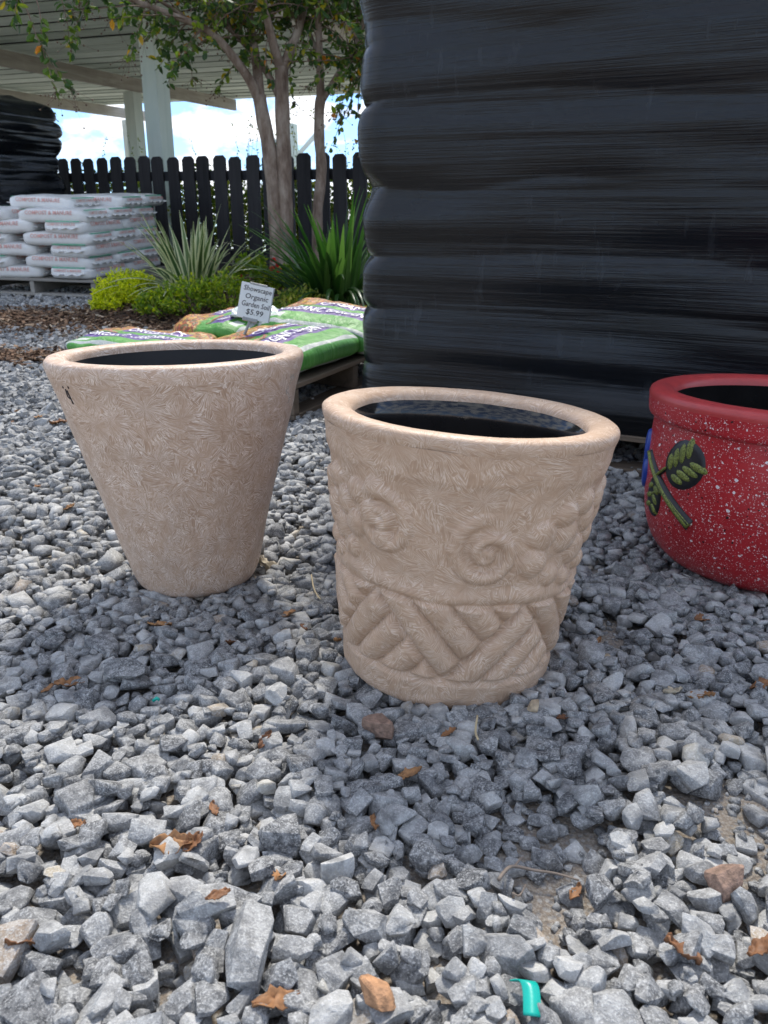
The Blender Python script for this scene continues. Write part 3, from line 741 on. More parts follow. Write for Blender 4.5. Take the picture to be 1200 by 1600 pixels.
# ------------------------------------------------------------------ film-wrapped loads
def wrapped(name, label, mat4, lx, ly, z0, layers, lh, bulge, taper=0, npath=420, per=26, wob=.02, seed=1, streak=.0022):
    rc = .13; P = []; N = []
    segs = []
    for (cx, cy, a0) in ((lx / 2 - rc, -ly / 2 + rc, -90), (lx / 2 - rc, ly / 2 - rc, 0), (-lx / 2 + rc, ly / 2 - rc, 90), (-lx / 2 + rc, -ly / 2 + rc, 180)):
        for k in range(13): 
            a = R(a0 + k * 90 / 12); segs.append((cx + rc * math.cos(a), cy + rc * math.sin(a), math.cos(a), math.sin(a)))
    segs.append(segs[0]); A = np.array(segs); d = np.concatenate([[0], np.cumsum(np.hypot(np.diff(A[:, 0]), np.diff(A[:, 1])))])
    s = np.linspace(0, d[-1], npath, endpoint=False)
    X, Y, NX, NY = (np.interp(s, d, A[:, k]) for k in range(4))
    nl = np.hypot(NX, NY); NX /= nl; NY /= nl
    corner = np.minimum(np.abs(NX), np.abs(NY)) * 1.41
    nz = layers * per; zz = np.linspace(0, 1, nz + 1); lay = zz * layers
    SS, LL = np.meshgrid(s, lay, indexing='ij')
    cseam = .30 * vnoise(SS * .9, LL * .55, seed) + .10 * vnoise(SS * 3.1, LL * .8, seed + 3)
    fr = (LL + cseam) % 1.0
    li = np.floor(LL + cseam)
    prof = 1 - np.abs(2 * fr - 1) ** 3.6
    amp = bulge * (.16 + .84 * corner[:, None]) * (.8 + .7 * vnoise(SS * 2.2, li * 5.1, seed + 1))
    off = amp * (prof - .5) + wob * vnoise(SS * 1.1, LL * .45, seed + 2) + .010 * vnoise(SS * 2.4 + LL * .3, LL * 2.3, seed + 11) + .35 * wob * vnoise(SS * 4, LL * 1.2, seed + 5)
    # taut film: fine horizontal pleats, gathered at the seams
    zm = LL * lh
    gath = .5 + 1.1 * (1 - prof)
    pl = vnoise(SS * .9 + 3, zm * 120 + SS * 1.5, seed + 6) + .6 * vnoise(SS * 2.1, zm * 260 - SS * 2, seed + 7) + .9 * vnoise(SS * .6, zm * 45 + SS * .8, seed + 8)
    off += streak * gath * pl
    end = np.clip(LL / layers, 0, 1)
    shrink = 1 - taper * end ** 1.3
    topin = .10 * np.clip((LL - layers + .35) / .35, 0, 1) ** 2
    ZZ = z0 + zm + .012 * vnoise(SS * .8, LL, seed + 9) * (end > .02)
    PX = (X[:, None] * shrink + NX[:, None] * (off - topin)); PY = (Y[:, None] * shrink + NY[:, None] * (off - topin))
    V = np.stack([PX, PY, ZZ], -1).reshape(-1, 3); n = nz + 1
    F = [tuple(q) for q in grid_faces(npath, n, True)]
    uv = np.stack([SS, zm], -1).reshape(-1, 2)
    # top cap
    capv = []; rings = 6
    base = len(V); top = V.reshape(npath, n, 3)[:, -1]
    cen = top.mean(0); ringsV = []
    for k in range(1, rings + 1):
        q = 1 - k / rings * .98; rv = cen + (top - cen) * q
        rv[:, 2] = top[:, 2] + .05 * math.sin(k / rings * 1.57) + .03 * vnoise(rv[:, 0] * 5, rv[:, 1] * 5, seed); ringsV.append(rv)
    V = np.concatenate([V] + ringsV); uv = np.concatenate([uv] + [r[:, :2] for r in ringsV])
    prev = [i * n + n - 1 for i in range(npath)]
    for k in range(rings):
        cur = [base + k * npath + i for i in range(npath)]
        F += [(prev[i], prev[(i + 1) % npath], cur[(i + 1) % npath], cur[i]) for i in range(npath)]; prev = cur
    F.append(tuple(prev))
    me = mesh(name, V, F, MAT['wrap'], True, uv); o = obj(name, me, mat=mat4)
    return tag(o, label, 'wrapped load')
wrapped('wrapped_load', 'tall stack of bags wrapped tightly in black stretch film behind the pots', MB, LX - .06, LY - .06, .118, 11, .178, .040, 0, 500, 25, .018, 1, .0013)
wrapped('wrapped_load', 'slumped shorter stack in shiny black film standing by the fence', MK, 1.14, 1.06, .125, 9, .158, .042, .15, 240, 16, .065, 4, .005)

# ------------------------------------------------------------------ bags
def sgnpow(v, e): return np.sign(v) * np.abs(v) ** e
def bag_mesh(name, a, b, t, e1, e2, mat, seed, nu=48, nv=18, rough=.006, sag=(0, 0)):
    w = np.linspace(-math.pi, math.pi, nu, endpoint=False); et = np.linspace(-math.pi / 2, math.pi / 2, nv)
    Wm, E = np.meshgrid(w, et, indexing='ij'); C = np.abs(np.cos(E)) ** e1
    x = a * C * sgnpow(np.cos(Wm), e2); y = b * C * sgnpow(np.sin(Wm), e2); z = t / 2 * sgnpow(np.sin(E), e1)
    bump = bagbump(x, y, seed, rough, a, b); z = z + bump * np.cos(E * .6)
    k = np.clip((np.abs(x) / a - .8) / .2, 0, 1); y = y * (1 - .07 * k); 
    z = z - sag[0] * np.clip(x / a, 0, 1) ** 3 - sag[1] * np.clip(-x / a, 0, 1) ** 3
    V = np.stack([x, y, z], -1).reshape(-1, 3); uv = np.stack([x / (2 * a) + .5, y / (2 * b) + .5], -1).reshape(-1, 2)
    F = [tuple(q) for q in grid_faces(nu, nv, True)]
    return mesh(name, V, F, mat, True, uv)
def bagbump(x, y, seed, rough, a, b):
    return rough * (vnoise(x * 9, y * 9, seed) + .6 * vnoise(x * 22, y * 22, seed + 1) + .5 * vnoise(x * 6, y * 45, seed + 2) * np.clip(np.abs(y) / b - .3, 0, 1))
# white bags: half size .31 x .19, thickness .098
A_, B_, T_, E1, E2 = .312, .190, .112, .50, .26
WB = [bag_mesh('white_bag', A_, B_, T_, E1, E2, MAT['whitebag'], 30 + k, 64, 20, .0055, ((.0, .012), (.014, .002), (.006, .016), (.018, .010), (.003, .004))[k]) for k in range(5)]
def seam_mesh():
    V = []
    for k in range(17):
        y = -.15 + .3 * k / 16; w = .006 * math.sin(k * 1.3) + .004 * math.sin(k * 2.9)
        V += [(A_ * .985, y, w * .5 - .004), (A_ + .026 + .004 * math.sin(k * .9), y * .98, w - .012)]
    return mesh('end_seam', V, [(2 * k, 2 * k + 1, 2 * k + 3, 2 * k + 2) for k in range(16)], MAT['whitebag'])
SEAM = seam_mesh()
def side_text(body, size, halfmax, zc, end=False):
    m = text_mesh(body, size, 0, .0006)
    half = A_ if not end else B_; other = B_ if not end else A_
    co = np.empty(len(m.vertices) * 3); m.vertices.foreach_get('co', co); co = co.reshape(-1, 3)
    sx = halfmax / max(np.abs(co[:, 0]).max(), 1e-6); tx = co[:, 0] * min(1, sx); ty = co[:, 1] - co[:, 1].mean() + zc
    se = np.clip(ty / (T_ / 2), .02, .95) ** (1 / E1); C = np.sqrt(1 - se ** 2) ** E1
    cw = np.clip(np.abs(tx) / (half * C), 0, .999) ** (1 / E2); sw = np.sqrt(1 - cw ** 2) ** E2
    yy = -other * C * sw - .005
    V = np.stack([tx, yy, ty + .0035], -1) if not end else np.stack([yy, -tx, ty + .0035], -1)
    m.vertices.foreach_set('co', V.ravel()); m.materials.append(MAT['redprint']); m.update(); return m
TXL = side_text('COMPOST & MANURE', .042, .215, .019); TXE = side_text('COMPOST & MANURE', .026, .125, .017, True)
def stripe_mesh():
    V, F = [], []; ts = np.linspace(-.15, .15, 13)
    for tv in ts:
        for zc in (.034, .040):
            se = (zc / (T_ / 2)) ** (1 / E1); C = math.sqrt(1 - se * se) ** E1
            cw = (abs(tv) / (B_ * C)) ** (1 / E2); sw = math.sqrt(1 - min(cw, .99) ** 2) ** E2
            V.append((-A_ * C * sw - .003, -tv, zc + .004))
    F = [(2 * k, 2 * k + 1, 2 * k + 3, 2 * k + 2) for k in range(12)]
    return mesh('green_stripe', V, F, MAT['greenprint'])
STRIPE = stripe_mesh()
def top_patch(name, x0, y0, rx, ry, mat, seed):
    V = [(x0, y0)]; n = 22
    for k in range(n):
        q = 2 * math.pi * k / n; s = 1 + .35 * float(vnoise(k * .9, seed, 3)); V.append((x0 + rx * s * math.cos(q), y0 + ry * s * math.sin(q)))
    V3 = [(x, y, T_ / 2 * (max(0, 1 - ((abs(x) / A_) ** (2 / E2) + (abs(y) / B_) ** (2 / E2)) ** (E2 / E1))) ** (E1 / 2) + .006) for x, y in V]
    return mesh(name, V3, [(0, 1 + k, 1 + (k + 1) % n) for k in range(n)], mat)
ORD = ['bottom', 'second', 'third', 'fourth', 'fifth', 'sixth', 'top']
LHT = .086
def white_bag(lx, ly, layer, long_x, flip=0, extra_z=0, lab=None, yaw=0):
    rz = (0 if long_x else math.pi / 2) + yaw + rnd.uniform(-.05, .05) + (math.pi if flip else 0)
    z = .13 + LHT * (layer + .5) + .004 + extra_z + rnd.uniform(-.003, .003)
    o = empty('compost_bag', mat=MW @ Matrix.Translation((lx, ly, z)) @ Matrix.Rotation(rz, 4, 'Z') @ Matrix.Rotation(rnd.uniform(-.02, .02), 4, 'Y'))
    obj('sack', rnd.choice(WB), o)
    for back in (0, 1): obj('end_seam', SEAM, o).rotation_euler = (0, 0, math.pi * back)
    # lettering only where a side looks out of the stack
    for q, me in ((0, TXL), (1, TXE)):
        for back in (0, 1):
            tx = obj('lettering', me, o); tx.rotation_euler = (0, 0, math.pi * back)
            if q: sp2 = obj('green_stripe', STRIPE, o); sp2.rotation_euler = (0, 0, math.pi * back)
    tag(o, lab or 'white plastic bag with red lettering in the %s layer of the stack' % ORD[layer], 'bag', 'white bags stacked on the pallet')
    return o
WL = 'white bag, %s layer of its stack, '
for layer in range(6):
    lab = WL % ORD[layer]
    js = lambda: rnd.uniform(-.014, .014)
    if layer % 2 == 1:                   # three bags pointing along the front at the near corner, two beside them
        for k, w in enumerate(('front corner by the golden shrub', 'middle of the fence side', 'corner nearest the fence')): white_bag(.56 - .31 + js(), -.56 + .19 + k * .372 + js(), layer, True, lab=lab + w)
        for k, w in enumerate(('front row beyond the corner bag', 'back row beside the slumped load')): white_bag(-.56 + .20 + js(), -.56 + .30 + k * .56 + js(), layer, False, lab=lab + w)
    else:
        for k, w in enumerate(('front corner by the golden shrub', 'corner nearest the fence')): white_bag(.56 - .20 + js(), -.56 + .30 + k * .56 + js(), layer, False, lab=lab + w)
        for k, w in enumerate(('front row beyond the corner bag', 'middle row inside the stack', 'back row beside the slumped load')): white_bag(-.56 + .31 + js(), -.56 + .19 + k * .372 + js(), layer, True, lab=lab + w)
w_ = [o for o in COL.objects if o.name.startswith('compost_bag')]
tb = white_bag(.02, -.16, 6, True, 0, 0, 'white plastic bag lying along the front of the top layer')
white_bag(.24, .20, 6, True, 0, 0, 'white plastic bag in the top layer, end facing the fence corner')
white_bag(.24, .56, 6, True, 0, 0, 'white plastic bag at the back of the top layer')
for o in w_:
    if o['label'].find('sixth') >= 0 and abs((MW.inverted() @ o.matrix_world.translation).x + .36) < .03 and (MW.inverted() @ o.matrix_world.translation).y < 0:
        o['label'] = 'white plastic bag with an orange and green printed picture on top'
        gp = obj('printed_leaf', top_patch('printed_leaf', .05, .05, .05, .035, MAT['greenprint'], 2), o)
        op = obj('printed_fruit', top_patch('printed_fruit', .05, -.06, .06, .05, MAT['orangeprint'], 5), o)
        del o['group']

# green soil bags
def soil_bag(label, lx, ly, z, rz, a, b, t, seed, tilt=(0, 0), words=True):
    o = empty('soil_bag', mat=MG @ Matrix.Translation((lx, ly, z)) @ Matrix.Rotation(rz, 4, 'Z') @ Matrix.Rotation(tilt[0], 4, 'X') @ Matrix.Rotation(tilt[1], 4, 'Y'))
    tag(o, label, 'bag'); e1, e2 = .75, .32
    obj('sack', bag_mesh('soil_sack', a, b, t, e1, e2, MAT['soilbag'], seed, 110, 44, .0105), o)
    def put(body, size, cx, cy, width, mat, shear=.15, bold=.001):
        m = text_mesh(body, size, shear, bold); bm = bmesh.new(); bm.from_mesh(m)
        for _ in range(2):
            le = [e for e in bm.edges if e.calc_length() > .012]
            if le: bmesh.ops.subdivide_edges(bm, edges=le, cuts=2)
        bmesh.ops.triangulate(bm, faces=bm.faces); bm.to_mesh(m); bm.free()
        co = np.empty(len(m.vertices) * 3); m.vertices.foreach_get('co', co); co = co.reshape(-1, 3)
        s = width / np.ptp(co[:, 0]); x = co[:, 0] * s + cx; y = (co[:, 1] - co[:, 1].mean()) + cy
        z_ = t / 2 * np.clip(1 - ((np.abs(x) / a) ** (2 / e2) + (np.abs(y) / b) ** (2 / e2)) ** (e2 / e1), 0, 1) ** (e1 / 2)
        z_ = z_ + bagbump(x, y, seed, .0105, a, b) + .0035
        m.vertices.foreach_set('co', np.stack([x, y, z_], -1).ravel()); m.materials.append(mat); m.update()
        obj('lettering', m, o)
    if words:
        put('ORGANIC GARDEN SOIL', b * .29, a * .07, -b * .27, a * 1.68, MAT['whiteprint'])
        put('ORGANICS', b * .34, a * .14, b * .24, a * .95, MAT['whiteprint'])
        put('Showscape', b * .15, -a * .62, -b * .04, a * .42, MAT['redword'])
    return o
soil_bag('green printed soil bag at the pallet edge with its lettering along the side', .61 - .245, -.5 + .31, .135 + .062, R(90), .305, .245, .135, 60, (R(0), R(0)))
soil_bag('green printed soil bag bulging highest next to the black wrapped load', .61 - .26, -.5 + .79, .135 + .088, R(0), .325, .24, .155, 64, (R(4), R(3)))
soil_bag('green printed soil bag lying at the back behind the price sign', -.14, -.5 + .70, .135 + .066, R(90), .28, .21, .125, 68, (0, 0))
soil_bag('flat green printed soil bag at the end of the pallet behind the plain pot', -.30, -.5 + .22, .135 + .045, R(4), .30, .20, .085, 72, (0, 0))
# crumpled clear film between the bags
nf = 26; fx, fy = np.meshgrid(np.linspace(-.13, .13, nf), np.linspace(-.1, .1, nf), indexing='ij')
fz = .018 * vnoise(fx * 22, fy * 22, 3) + .012 * vnoise(fx * 55, fy * 55, 9) + .03 * np.exp(-(fx ** 2 + fy ** 2) / .008)
me = mesh('film', np.stack([fx, fy, fz], -1).reshape(-1, 3), grid_faces(nf, nf), MAT['clear']); sol = None
o = obj('plastic_film', me, mat=MG @ Matrix.Translation((.02, .17, .27)) @ Matrix.Rotation(.5, 4, 'Z')); tag(o, 'crumpled milky plastic film lying between the green soil bags', 'plastic film')
md = o.modifiers.new('thickness', 'SOLIDIFY'); md.thickness = .0015

# price sign
sb = at(379, 531, 3.22); sc_ = at(391, 500, 3.18)
t = empty('price_sign', sb); tag(t, 'small white price card on a metal stake among green soil bags', 'sign')
ax = (sc_ - sb)
v, f = tube([([Vector((0, 0, -.12)) - ax * .4, Vector((0, 0, 0)), ax], [.006, .006, .006])], 8)
obj('stake', mesh('stake', v, f, MAT['metal']), t)
CM = Matrix.Translation(ax) @ Matrix.Rotation(R(12), 4, 'Z') @ Matrix.Rotation(R(13), 4, 'Y') @ Matrix.Rotation(R(-14), 4, 'X')
def child(name, me, parent, m4): 
    o = obj(name, me, parent); o.matrix_basis = m4; return o
cw_, ch_ = .128, .142
cd = child('card', boxmesh('card', (cw_, .002, ch_), MAT['card'], 0), t, CM @ Matrix.Translation((.008, 0, ch_ / 2 + .003)))
child('clip', boxmesh('clip', (.06, .012, .014), MAT['metal'], .002), t, CM @ Matrix.Translation((-.002, 0, .0)))
child('clip', boxmesh('clip', (.07, .006, .008), MAT['metal'], .001), t, CM @ Matrix.Translation((.012, 0, ch_ + .003)))
child('frame_edge', boxmesh('frame_edge', (.005, .006, ch_), MAT['metal'], .001), t, CM @ Matrix.Translation((.008 + cw_ / 2 + .002, 0, ch_ / 2 + .003)))
for k, (w_d, sz) in enumerate((('Showscape', .029), ('Organic', .029), ('Garden Soil', .029), ('$5.99', .031))):
    m = text_mesh(w_d, sz, .12, .00015); m.materials.append(MAT['ink'])
    tx = obj('lettering', m, cd); tx.matrix_basis = Matrix.Translation((.003, -.0022, .040 - k * .031)) @ Matrix.Rotation(R(90), 4, 'X')
    co = np.empty(len(m.vertices) * 3); m.vertices.foreach_get('co', co); co = co.reshape(-1, 3); co[:, 0] *= min(1, .112 / max(np.ptp(co[:, 0]), .01)); m.vertices.foreach_set('co', co.ravel())

# ------------------------------------------------------------------ fence
FA, FB = Vector((-.21, 7.10)), Vector((-3.15, 8.62)); fd = (FB - FA).normalized(); fl = (FB - FA).length
t = empty('picket_fence', (FA.x, FA.y, g(FA.x, FA.y))); tag(t, 'black stained wooden picket fence with clipped picket tops', 'fence')
def picket_mesh():
    w, h, d, c = .140, 1.10, .018, .030
    o2 = [(-w / 2, 0), (w / 2, 0), (w / 2, h - c), (w / 2 - c, h), (-w / 2 + c, h), (-w / 2, h - c)]
    V = [(x, -d / 2, z) for x, z in o2] + [(x, d / 2, z) for x, z in o2]; n = 6
    F = [tuple(range(n)), tuple(range(2 * n - 1, n - 1, -1))] + [(k, k + n, (k + 1) % n + n, (k + 1) % n) for k in range(n)]
    return mesh('picket', V, F, MAT['fence'], False)
pk = picket_mesh(); yawf = math.atan2(-fd.y, -fd.x)
k = -14
while k * .186 < fl + 4.2:
    p = FA + fd * (k * .186); z = float(gz(p.x, p.y)); o = obj('picket', pk, t)
    o.matrix_basis = Matrix.Translation((p.x - FA.x, p.y - FA.y, z - t.location.z - .03 + rnd.uniform(-.008, .008))) @ Matrix.Rotation(yawf, 4, 'Z') @ Matrix.Rotation(rnd.uniform(-.012, .012), 4, 'Y')
    o.scale = (rnd.uniform(.93, 1.03), 1, 1); k += 1
pa = FA + fd * -2.7; pb = FA + fd * (fl + 4.2); nrm = Vector((-fd.y, fd.x)); nrm = nrm if nrm.y > 0 else -nrm
for hz in (.22, .92):
    a3 = Vector((*(pa + nrm * .032), g(*pa) + hz)); b3 = Vector((*(pb + nrm * .032), g(*pb) + hz)); dr = b3 - a3
    o = obj('rail', boxmesh('rail', (dr.length, .038, .085), MAT['rail'], .004), t)
    q = Vector((1, 0, 0)).rotation_difference(dr.normalized()).to_matrix().to_4x4(); o.matrix_basis = Matrix.Translation((a3 + b3) / 2 - t.location) @ q

# ------------------------------------------------------------------ slatted shade roof behind the fence
d1 = ray(1040, 301).normalized()
nrm_ = Vector((0, -math.tan(R(3.6)), 1)).normalized(); nrm_ = (nrm_ - d1 * nrm_.dot(d1)).normalized(); d2 = nrm_.cross(d1).normalized()   # d2 to the left-back
if d2.x > 0: d2 = -d2
P0 = at(217, 134, 14.0)
def on_roof(px, py, lift=0):
    r = ray(px, py); o_ = Vector((0, 0, CAMH)); q = (P0 + nrm_ * lift - o_).dot(nrm_) / r.dot(nrm_); return o_ + r * q
def tcoord(p): return (p - P0).dot(d1)
def scoord(p): return (p - P0).dot(d2)
t0 = tcoord(on_roof(150, -45)); t1 = tcoord(on_roof(400, 163))
s_b2 = scoord(on_roof(100, 163))
t = empty('shade_pergola', (P0.x, P0.y, g(P0.x, P0.y))); tag(t, 'pale mint painted pergola with a slatted board roof behind the fence', 'pergola')
ORI = Matrix(((d2.x, d1.x, nrm_.x, 0), (d2.y, d1.y, nrm_.y, 0), (d2.z, d1.z, nrm_.z, 0), (0, 0, 0, 1)))
if ORI.determinant() < 0: ORI = Matrix(((-d2.x, d1.x, nrm_.x, 0), (-d2.y, d1.y, nrm_.y, 0), (-d2.z, d1.z, nrm_.z, 0), (0, 0, 0, 1)))
def pchild(name, me, pos, ori): 
    o = obj(name, me, t); o.matrix_basis = Matrix.Translation(pos - t.location) @ ori; return o
smin, smax = scoord(on_roof(640, 120)) - 1.5, scoord(on_roof(-60, 160)) + 1
bl = smax - smin; bw = .34; gap = .10
BMS = [boxmesh('roof_board', (bl, bw, .010), MAT['mint'], 0) for _ in range(1)]
q = t0; nb = 0
while q < t1:
    pos = P0 + d1 * (q + bw / 2) + d2 * (smin + smax) / 2 + nrm_ * (.125 + rnd.uniform(0, .006))
    pchild('roof_board', BMS[0], pos, ORI @ Matrix.Rotation(R(rnd.uniform(-1.2, 1.2)), 4, 'X')); q += bw + gap * rnd.uniform(.6, 1.3); nb += 1
pchild('gap_shade_sheet', boxmesh('gap_shade_sheet', (bl, q - t0, .012), MAT['rail'], 0), P0 + d1 * (t0 + q) / 2 + d2 * (smin + smax) / 2 + nrm_ * .175, ORI)  # black sheet added over the slats, stands in for shade between boards
BRI = ORI @ Matrix.Rotation(R(90), 4, 'Z')
for sc2, hh, ta, tb_ in ((0, .19, t0, t1), (s_b2, .19, t0, tcoord(on_roof(238, 184))), (-4.6, .19, t0, t1), (-9.2, .19, t0, t1), (s_b2 + (s_b2), .19, t0, t1)):
    if sc2 < smin: continue
    ln = tb_ - ta; pchild('beam', boxmesh('beam', (ln, .07, hh), MAT['beam'], .004), P0 + d2 * sc2 + d1 * (ta + tb_) / 2 + nrm_ * .0, BRI)
def post(px, D, w, ztop, brace=False):
    p = at(px, 250, D); zb = g(p.x, p.y); h = ztop - zb + .1
    o = obj('post', boxmesh('post', (w, w, h), MAT['mintz'], .006), t); o.matrix_basis = Matrix.Translation(Vector((p.x, p.y, zb - .1 + h / 2)) - t.location) @ Matrix.Rotation(YAW, 4, 'Z')
    if brace:
        for s in (-1, 1):
            br = obj('brace', boxmesh('brace', (w * .5, w * .5, 1.15), MAT['mintz'], .004), t)
            br.matrix_basis = Matrix.Translation(Vector((p.x + s * .42, p.y, ztop - .42)) - t.location) @ Matrix.Rotation(s * R(45), 4, 'Y')
def roof_z(px, D):
    p = at(px, 250, D); return (P0.z - (nrm_.x * (p.x - P0.x) + nrm_.y * (p.y - P0.y)) / nrm_.z)
post(253, 9.3, .205, roof_z(253, 9.3) + .10)
post(216, 14.0, .205, roof_z(216, 14.0) - .09)
pb2 = on_roof(204, 181); post(206, pb2.y, .205, pb2.z - .09)
post(458, 21.5, .2, roof_z(458, 21.5), True)

# ------------------------------------------------------------------ plants
def leaf_faces(p, d, n, l, w, fold=.25):
    d = d.normalized(); s = d.cross(n).normalized(); n = s.cross(d)
    a = p; b = p + d * l * .35 + s * w * .5 + n * fold * w; c = p + d * l * .7 + s * w * .42 + n * fold * w * .8; e = p + d * l - n * l * .08
    b2 = p + d * l * .35 - s * w * .5 + n * fold * w; c2 = p + d * l * .7 - s * w * .42 + n * fold * w * .8; m1 = p + d * l * .35; m2 = p + d * l * .7
    return [a, b, c, e, c2, b2, m1, m2], [(0, 1, 6), (0, 6, 5), (1, 2, 7, 6), (6, 7, 4, 5), (2, 3, 7), (7, 3, 4)]
class Fol:
    def __init__(s): s.V = []; s.F = []
    def leaf(s, *a, **k):
        v, f = leaf_faces(*a, **k); b = len(s.V); s.V += v; s.F += [tuple(b + i for i in q) for q in f]
    def build(s, name, mat, parent):
        return obj(name, mesh(name, [p - parent.location for p in s.V], s.F, mat, False), parent)
def rv(r=rnd): return Vector((r.gauss(0, 1), r.gauss(0, 1), r.gauss(0, 1))).normalized()
def blade(l, w, lean, droop, mat, n=9):
    V, F, UV = [], [], []; p = Vector((0, 0, 0)); an = lean
    for k in range(n + 1):
        q = k / n; ww = w * (min(1, q * 5 + .45)) * max(.02, 1 - max(0, q - .45) / .55) ** .8
        nz = Vector((math.cos(an), 0, -math.sin(an)))
        for s in (-1, 0, 1):
            V.append(p + Vector((0, s * ww / 2, 0)) + (nz * -ww * .22 if s == 0 else Vector())); UV.append((.5 + s * .5, q))
        an += droop / n * (.4 + 1.3 * q); p = p + Vector((math.sin(an), 0, math.cos(an))) * l / n
    for k in range(n):
        for j in range(2): F.append((k * 3 + j, k * 3 + j + 1, k * 3 + 4 + j, k * 3 + 3 + j))
    return mesh('leaf', V, F, mat, True, UV)
def clump(name, label, loc, nl, lmin, lmax, w, mat, spread, droop, rbase, lean0=.06):
    t = empty(name, loc); tag(t, label, 'plant')
    me = [blade(1, w, lean0 + spread * (k / 13) ** 1.0, droop * rnd.uniform(.4, 1.5) * (.3 + k / 13), mat) for k in range(14)]
    for k in range(nl):
        m = me[min(13, int(14 * rnd.random() ** .8))]; L_ = rnd.uniform(lmin, lmax); a = rnd.uniform(0, 6.283)
        o = obj('leaf', m, t); rr = rbase * math.sqrt(rnd.random()); o.location = (rr * math.cos(a), rr * math.sin(a), -.02)
        o.rotation_euler = (0, 0, a + rnd.gauss(0, .35)); o.scale = (L_, L_ * rnd.uniform(.8, 1.2), L_)
    return t
p = at(305, 465, 5.65); p.z = float(bedz(p.x, p.y))
clump('strap_leaf_plant', 'spiky clump of cream striped strap leaves beside the white bags', p, 95, .42, .66, .085, MAT['varieg'], 1.0, .55, .12)
p = at(528, 480, 5.25); p.z = float(bedz(p.x, p.y))
clump('strap_leaf_plant', 'dark green clump of long strap leaves beside the wrapped load', p, 170, .48, .80, .052, MAT['strap'], .85, .9, .16)
def shrub(name, label, blobs, mat, nper, ls, group=None):
    b0 = blobs[0]; t = empty(name, (b0[0], b0[1], float(bedz(b0[0], b0[1])))); tag(t, label, 'shrub', group)
    F_ = Fol(); stems = []
    for (x, y, rx, ry, rz_) in blobs:
        zb = float(bedz(x, y)); c = Vector((x, y, zb + rz_ * .25))
        for k in range(int(nper)):
            d = rv(); d.z = abs(d.z) * 1.0 - .15
            tip = c + Vector((d.x * rx, d.y * ry, d.z * rz_ * 1.25)) * rnd.uniform(.72, 1.08)
            up = (d * .7 + Vector((0, 0, .7)) + rv() * .35).normalized()
            for q in range(6):
                F_.leaf(tip + up * (q * .011), (rv() + up * .8).normalized(), rv(), ls * rnd.uniform(.7, 1.3), ls * .55)
            if k % 9 == 0: stems.append(([Vector((x, y, zb - .02)), c.lerp(tip, .5) + rv() * .02, tip], [.004, .003, .0015]))
    F_.build('foliage', mat, t)
    v, f = tube(stems, 5); tag(obj('stems', mesh('stems', [p - t.location for p in v], f, MAT['twig']), t), kind='stuff')
p = at(192, 470, 5.45)
shrub('low_shrub', 'bright golden yellow low shrub at the front of the bed', [(p.x, p.y, .17, .15, .17), (p.x + .13, p.y - .05, .12, .11, .12), (p.x - .1, p.y + .05, .1, .1, .11)], MAT['gold'], 200, .026)
p = at(300, 500, 5.05)
shrub('low_shrub', 'olive green and gold low shrub below the striped leaves', [(p.x, p.y, .20, .14, .15), (p.x + .22, p.y + .02, .17, .13, .14), (p.x - .2, p.y + .08, .15, .12, .08)], MAT['olive'], 200, .026)
p = at(398, 440, 5.95)
shrub('low_shrub', 'small leafy green plant with red flowers by the tree foot', [(p.x, p.y, .16, .14, .16), (p.x + .22, p.y + .2, .1, .1, .08)], MAT['olive'], 130, .04)
fb = [o for o in COL.objects if o.name.startswith('low_shrub')][-1]
for (px, py) in ((428, 408), (433, 415), (426, 421), (436, 424), (375, 433), (368, 440)):
    q = at(px, py, 5.85); F_ = Fol()
    for k in range(12): F_.leaf(q, (rv() + Vector((0, -.6, .6))).normalized(), rv(), .028, .022)
    F_.build('flower', MAT['flower'], fb)
p = at(560, 500, 4.75)
shrub('low_shrub', 'dark low leafy plant behind the highest green bag', [(p.x, p.y, .22, .12, .08), (p.x - .35, p.y + .2, .16, .12, .09)], MAT['hedge'], 120, .03)
# shrubs seen through the fence
for n, (px, D, rx, rz_, lab) in enumerate(((150, 9.6, .8, .62, 'light green bush seen through the fence beside the slumped load'), (330, 9.4, .75, .60, 'yellow green bush seen through the pickets behind striped leaves'), (455, 8.9, .55, .60, 'light green bush seen through the fence behind the tree trunks'), (560, 8.6, .6, .58, 'yellow green bush behind the fence at the wrapped load'))):
    p = at(px, 400, D); zb = g(p.x, p.y); t = empty('bush', (p.x, p.y, zb)); tag(t, lab, 'bush'); F_ = Fol(); stems = []
    for k in range(1000):
        d = rv(); tip = Vector((p.x, p.y, zb + rz_ * .8)) + Vector((d.x * rx, d.y * .35, d.z * rz_ * .9)) * rnd.uniform(.35, 1.05)
        if tip.z < zb + .02: continue
        for q in range(4): F_.leaf(tip + rv() * .03, rv(), rv(), rnd.uniform(.035, .07), .032)
    for k in range(9):                   # wispy shoots standing above the fence
        b = Vector((p.x + rnd.uniform(-rx, rx), p.y + rnd.uniform(-.2, .2), zb + .1)); hgt = rnd.uniform(1.0, 1.55)
        pts = [b + Vector((.04 * math.sin(q * 2 + k), 0, hgt * q / 5)) for q in range(6)]; stems.append((pts, [.004, .0035, .003, .0025, .002, .001]))
        for q in range(26):
            z = rnd.uniform(.5, 1.0); F_.leaf(b + Vector((.04 * math.sin(z * 10 + k), 0, hgt * z)), rv(), rv(), rnd.uniform(.015, .04), .014)
    F_.build('foliage', MAT['hedge'], t); v, f = tube(stems, 4); tag(obj('stems', mesh('stems', [q - t.location for q in v], f, MAT['twig']), t), kind='stuff')

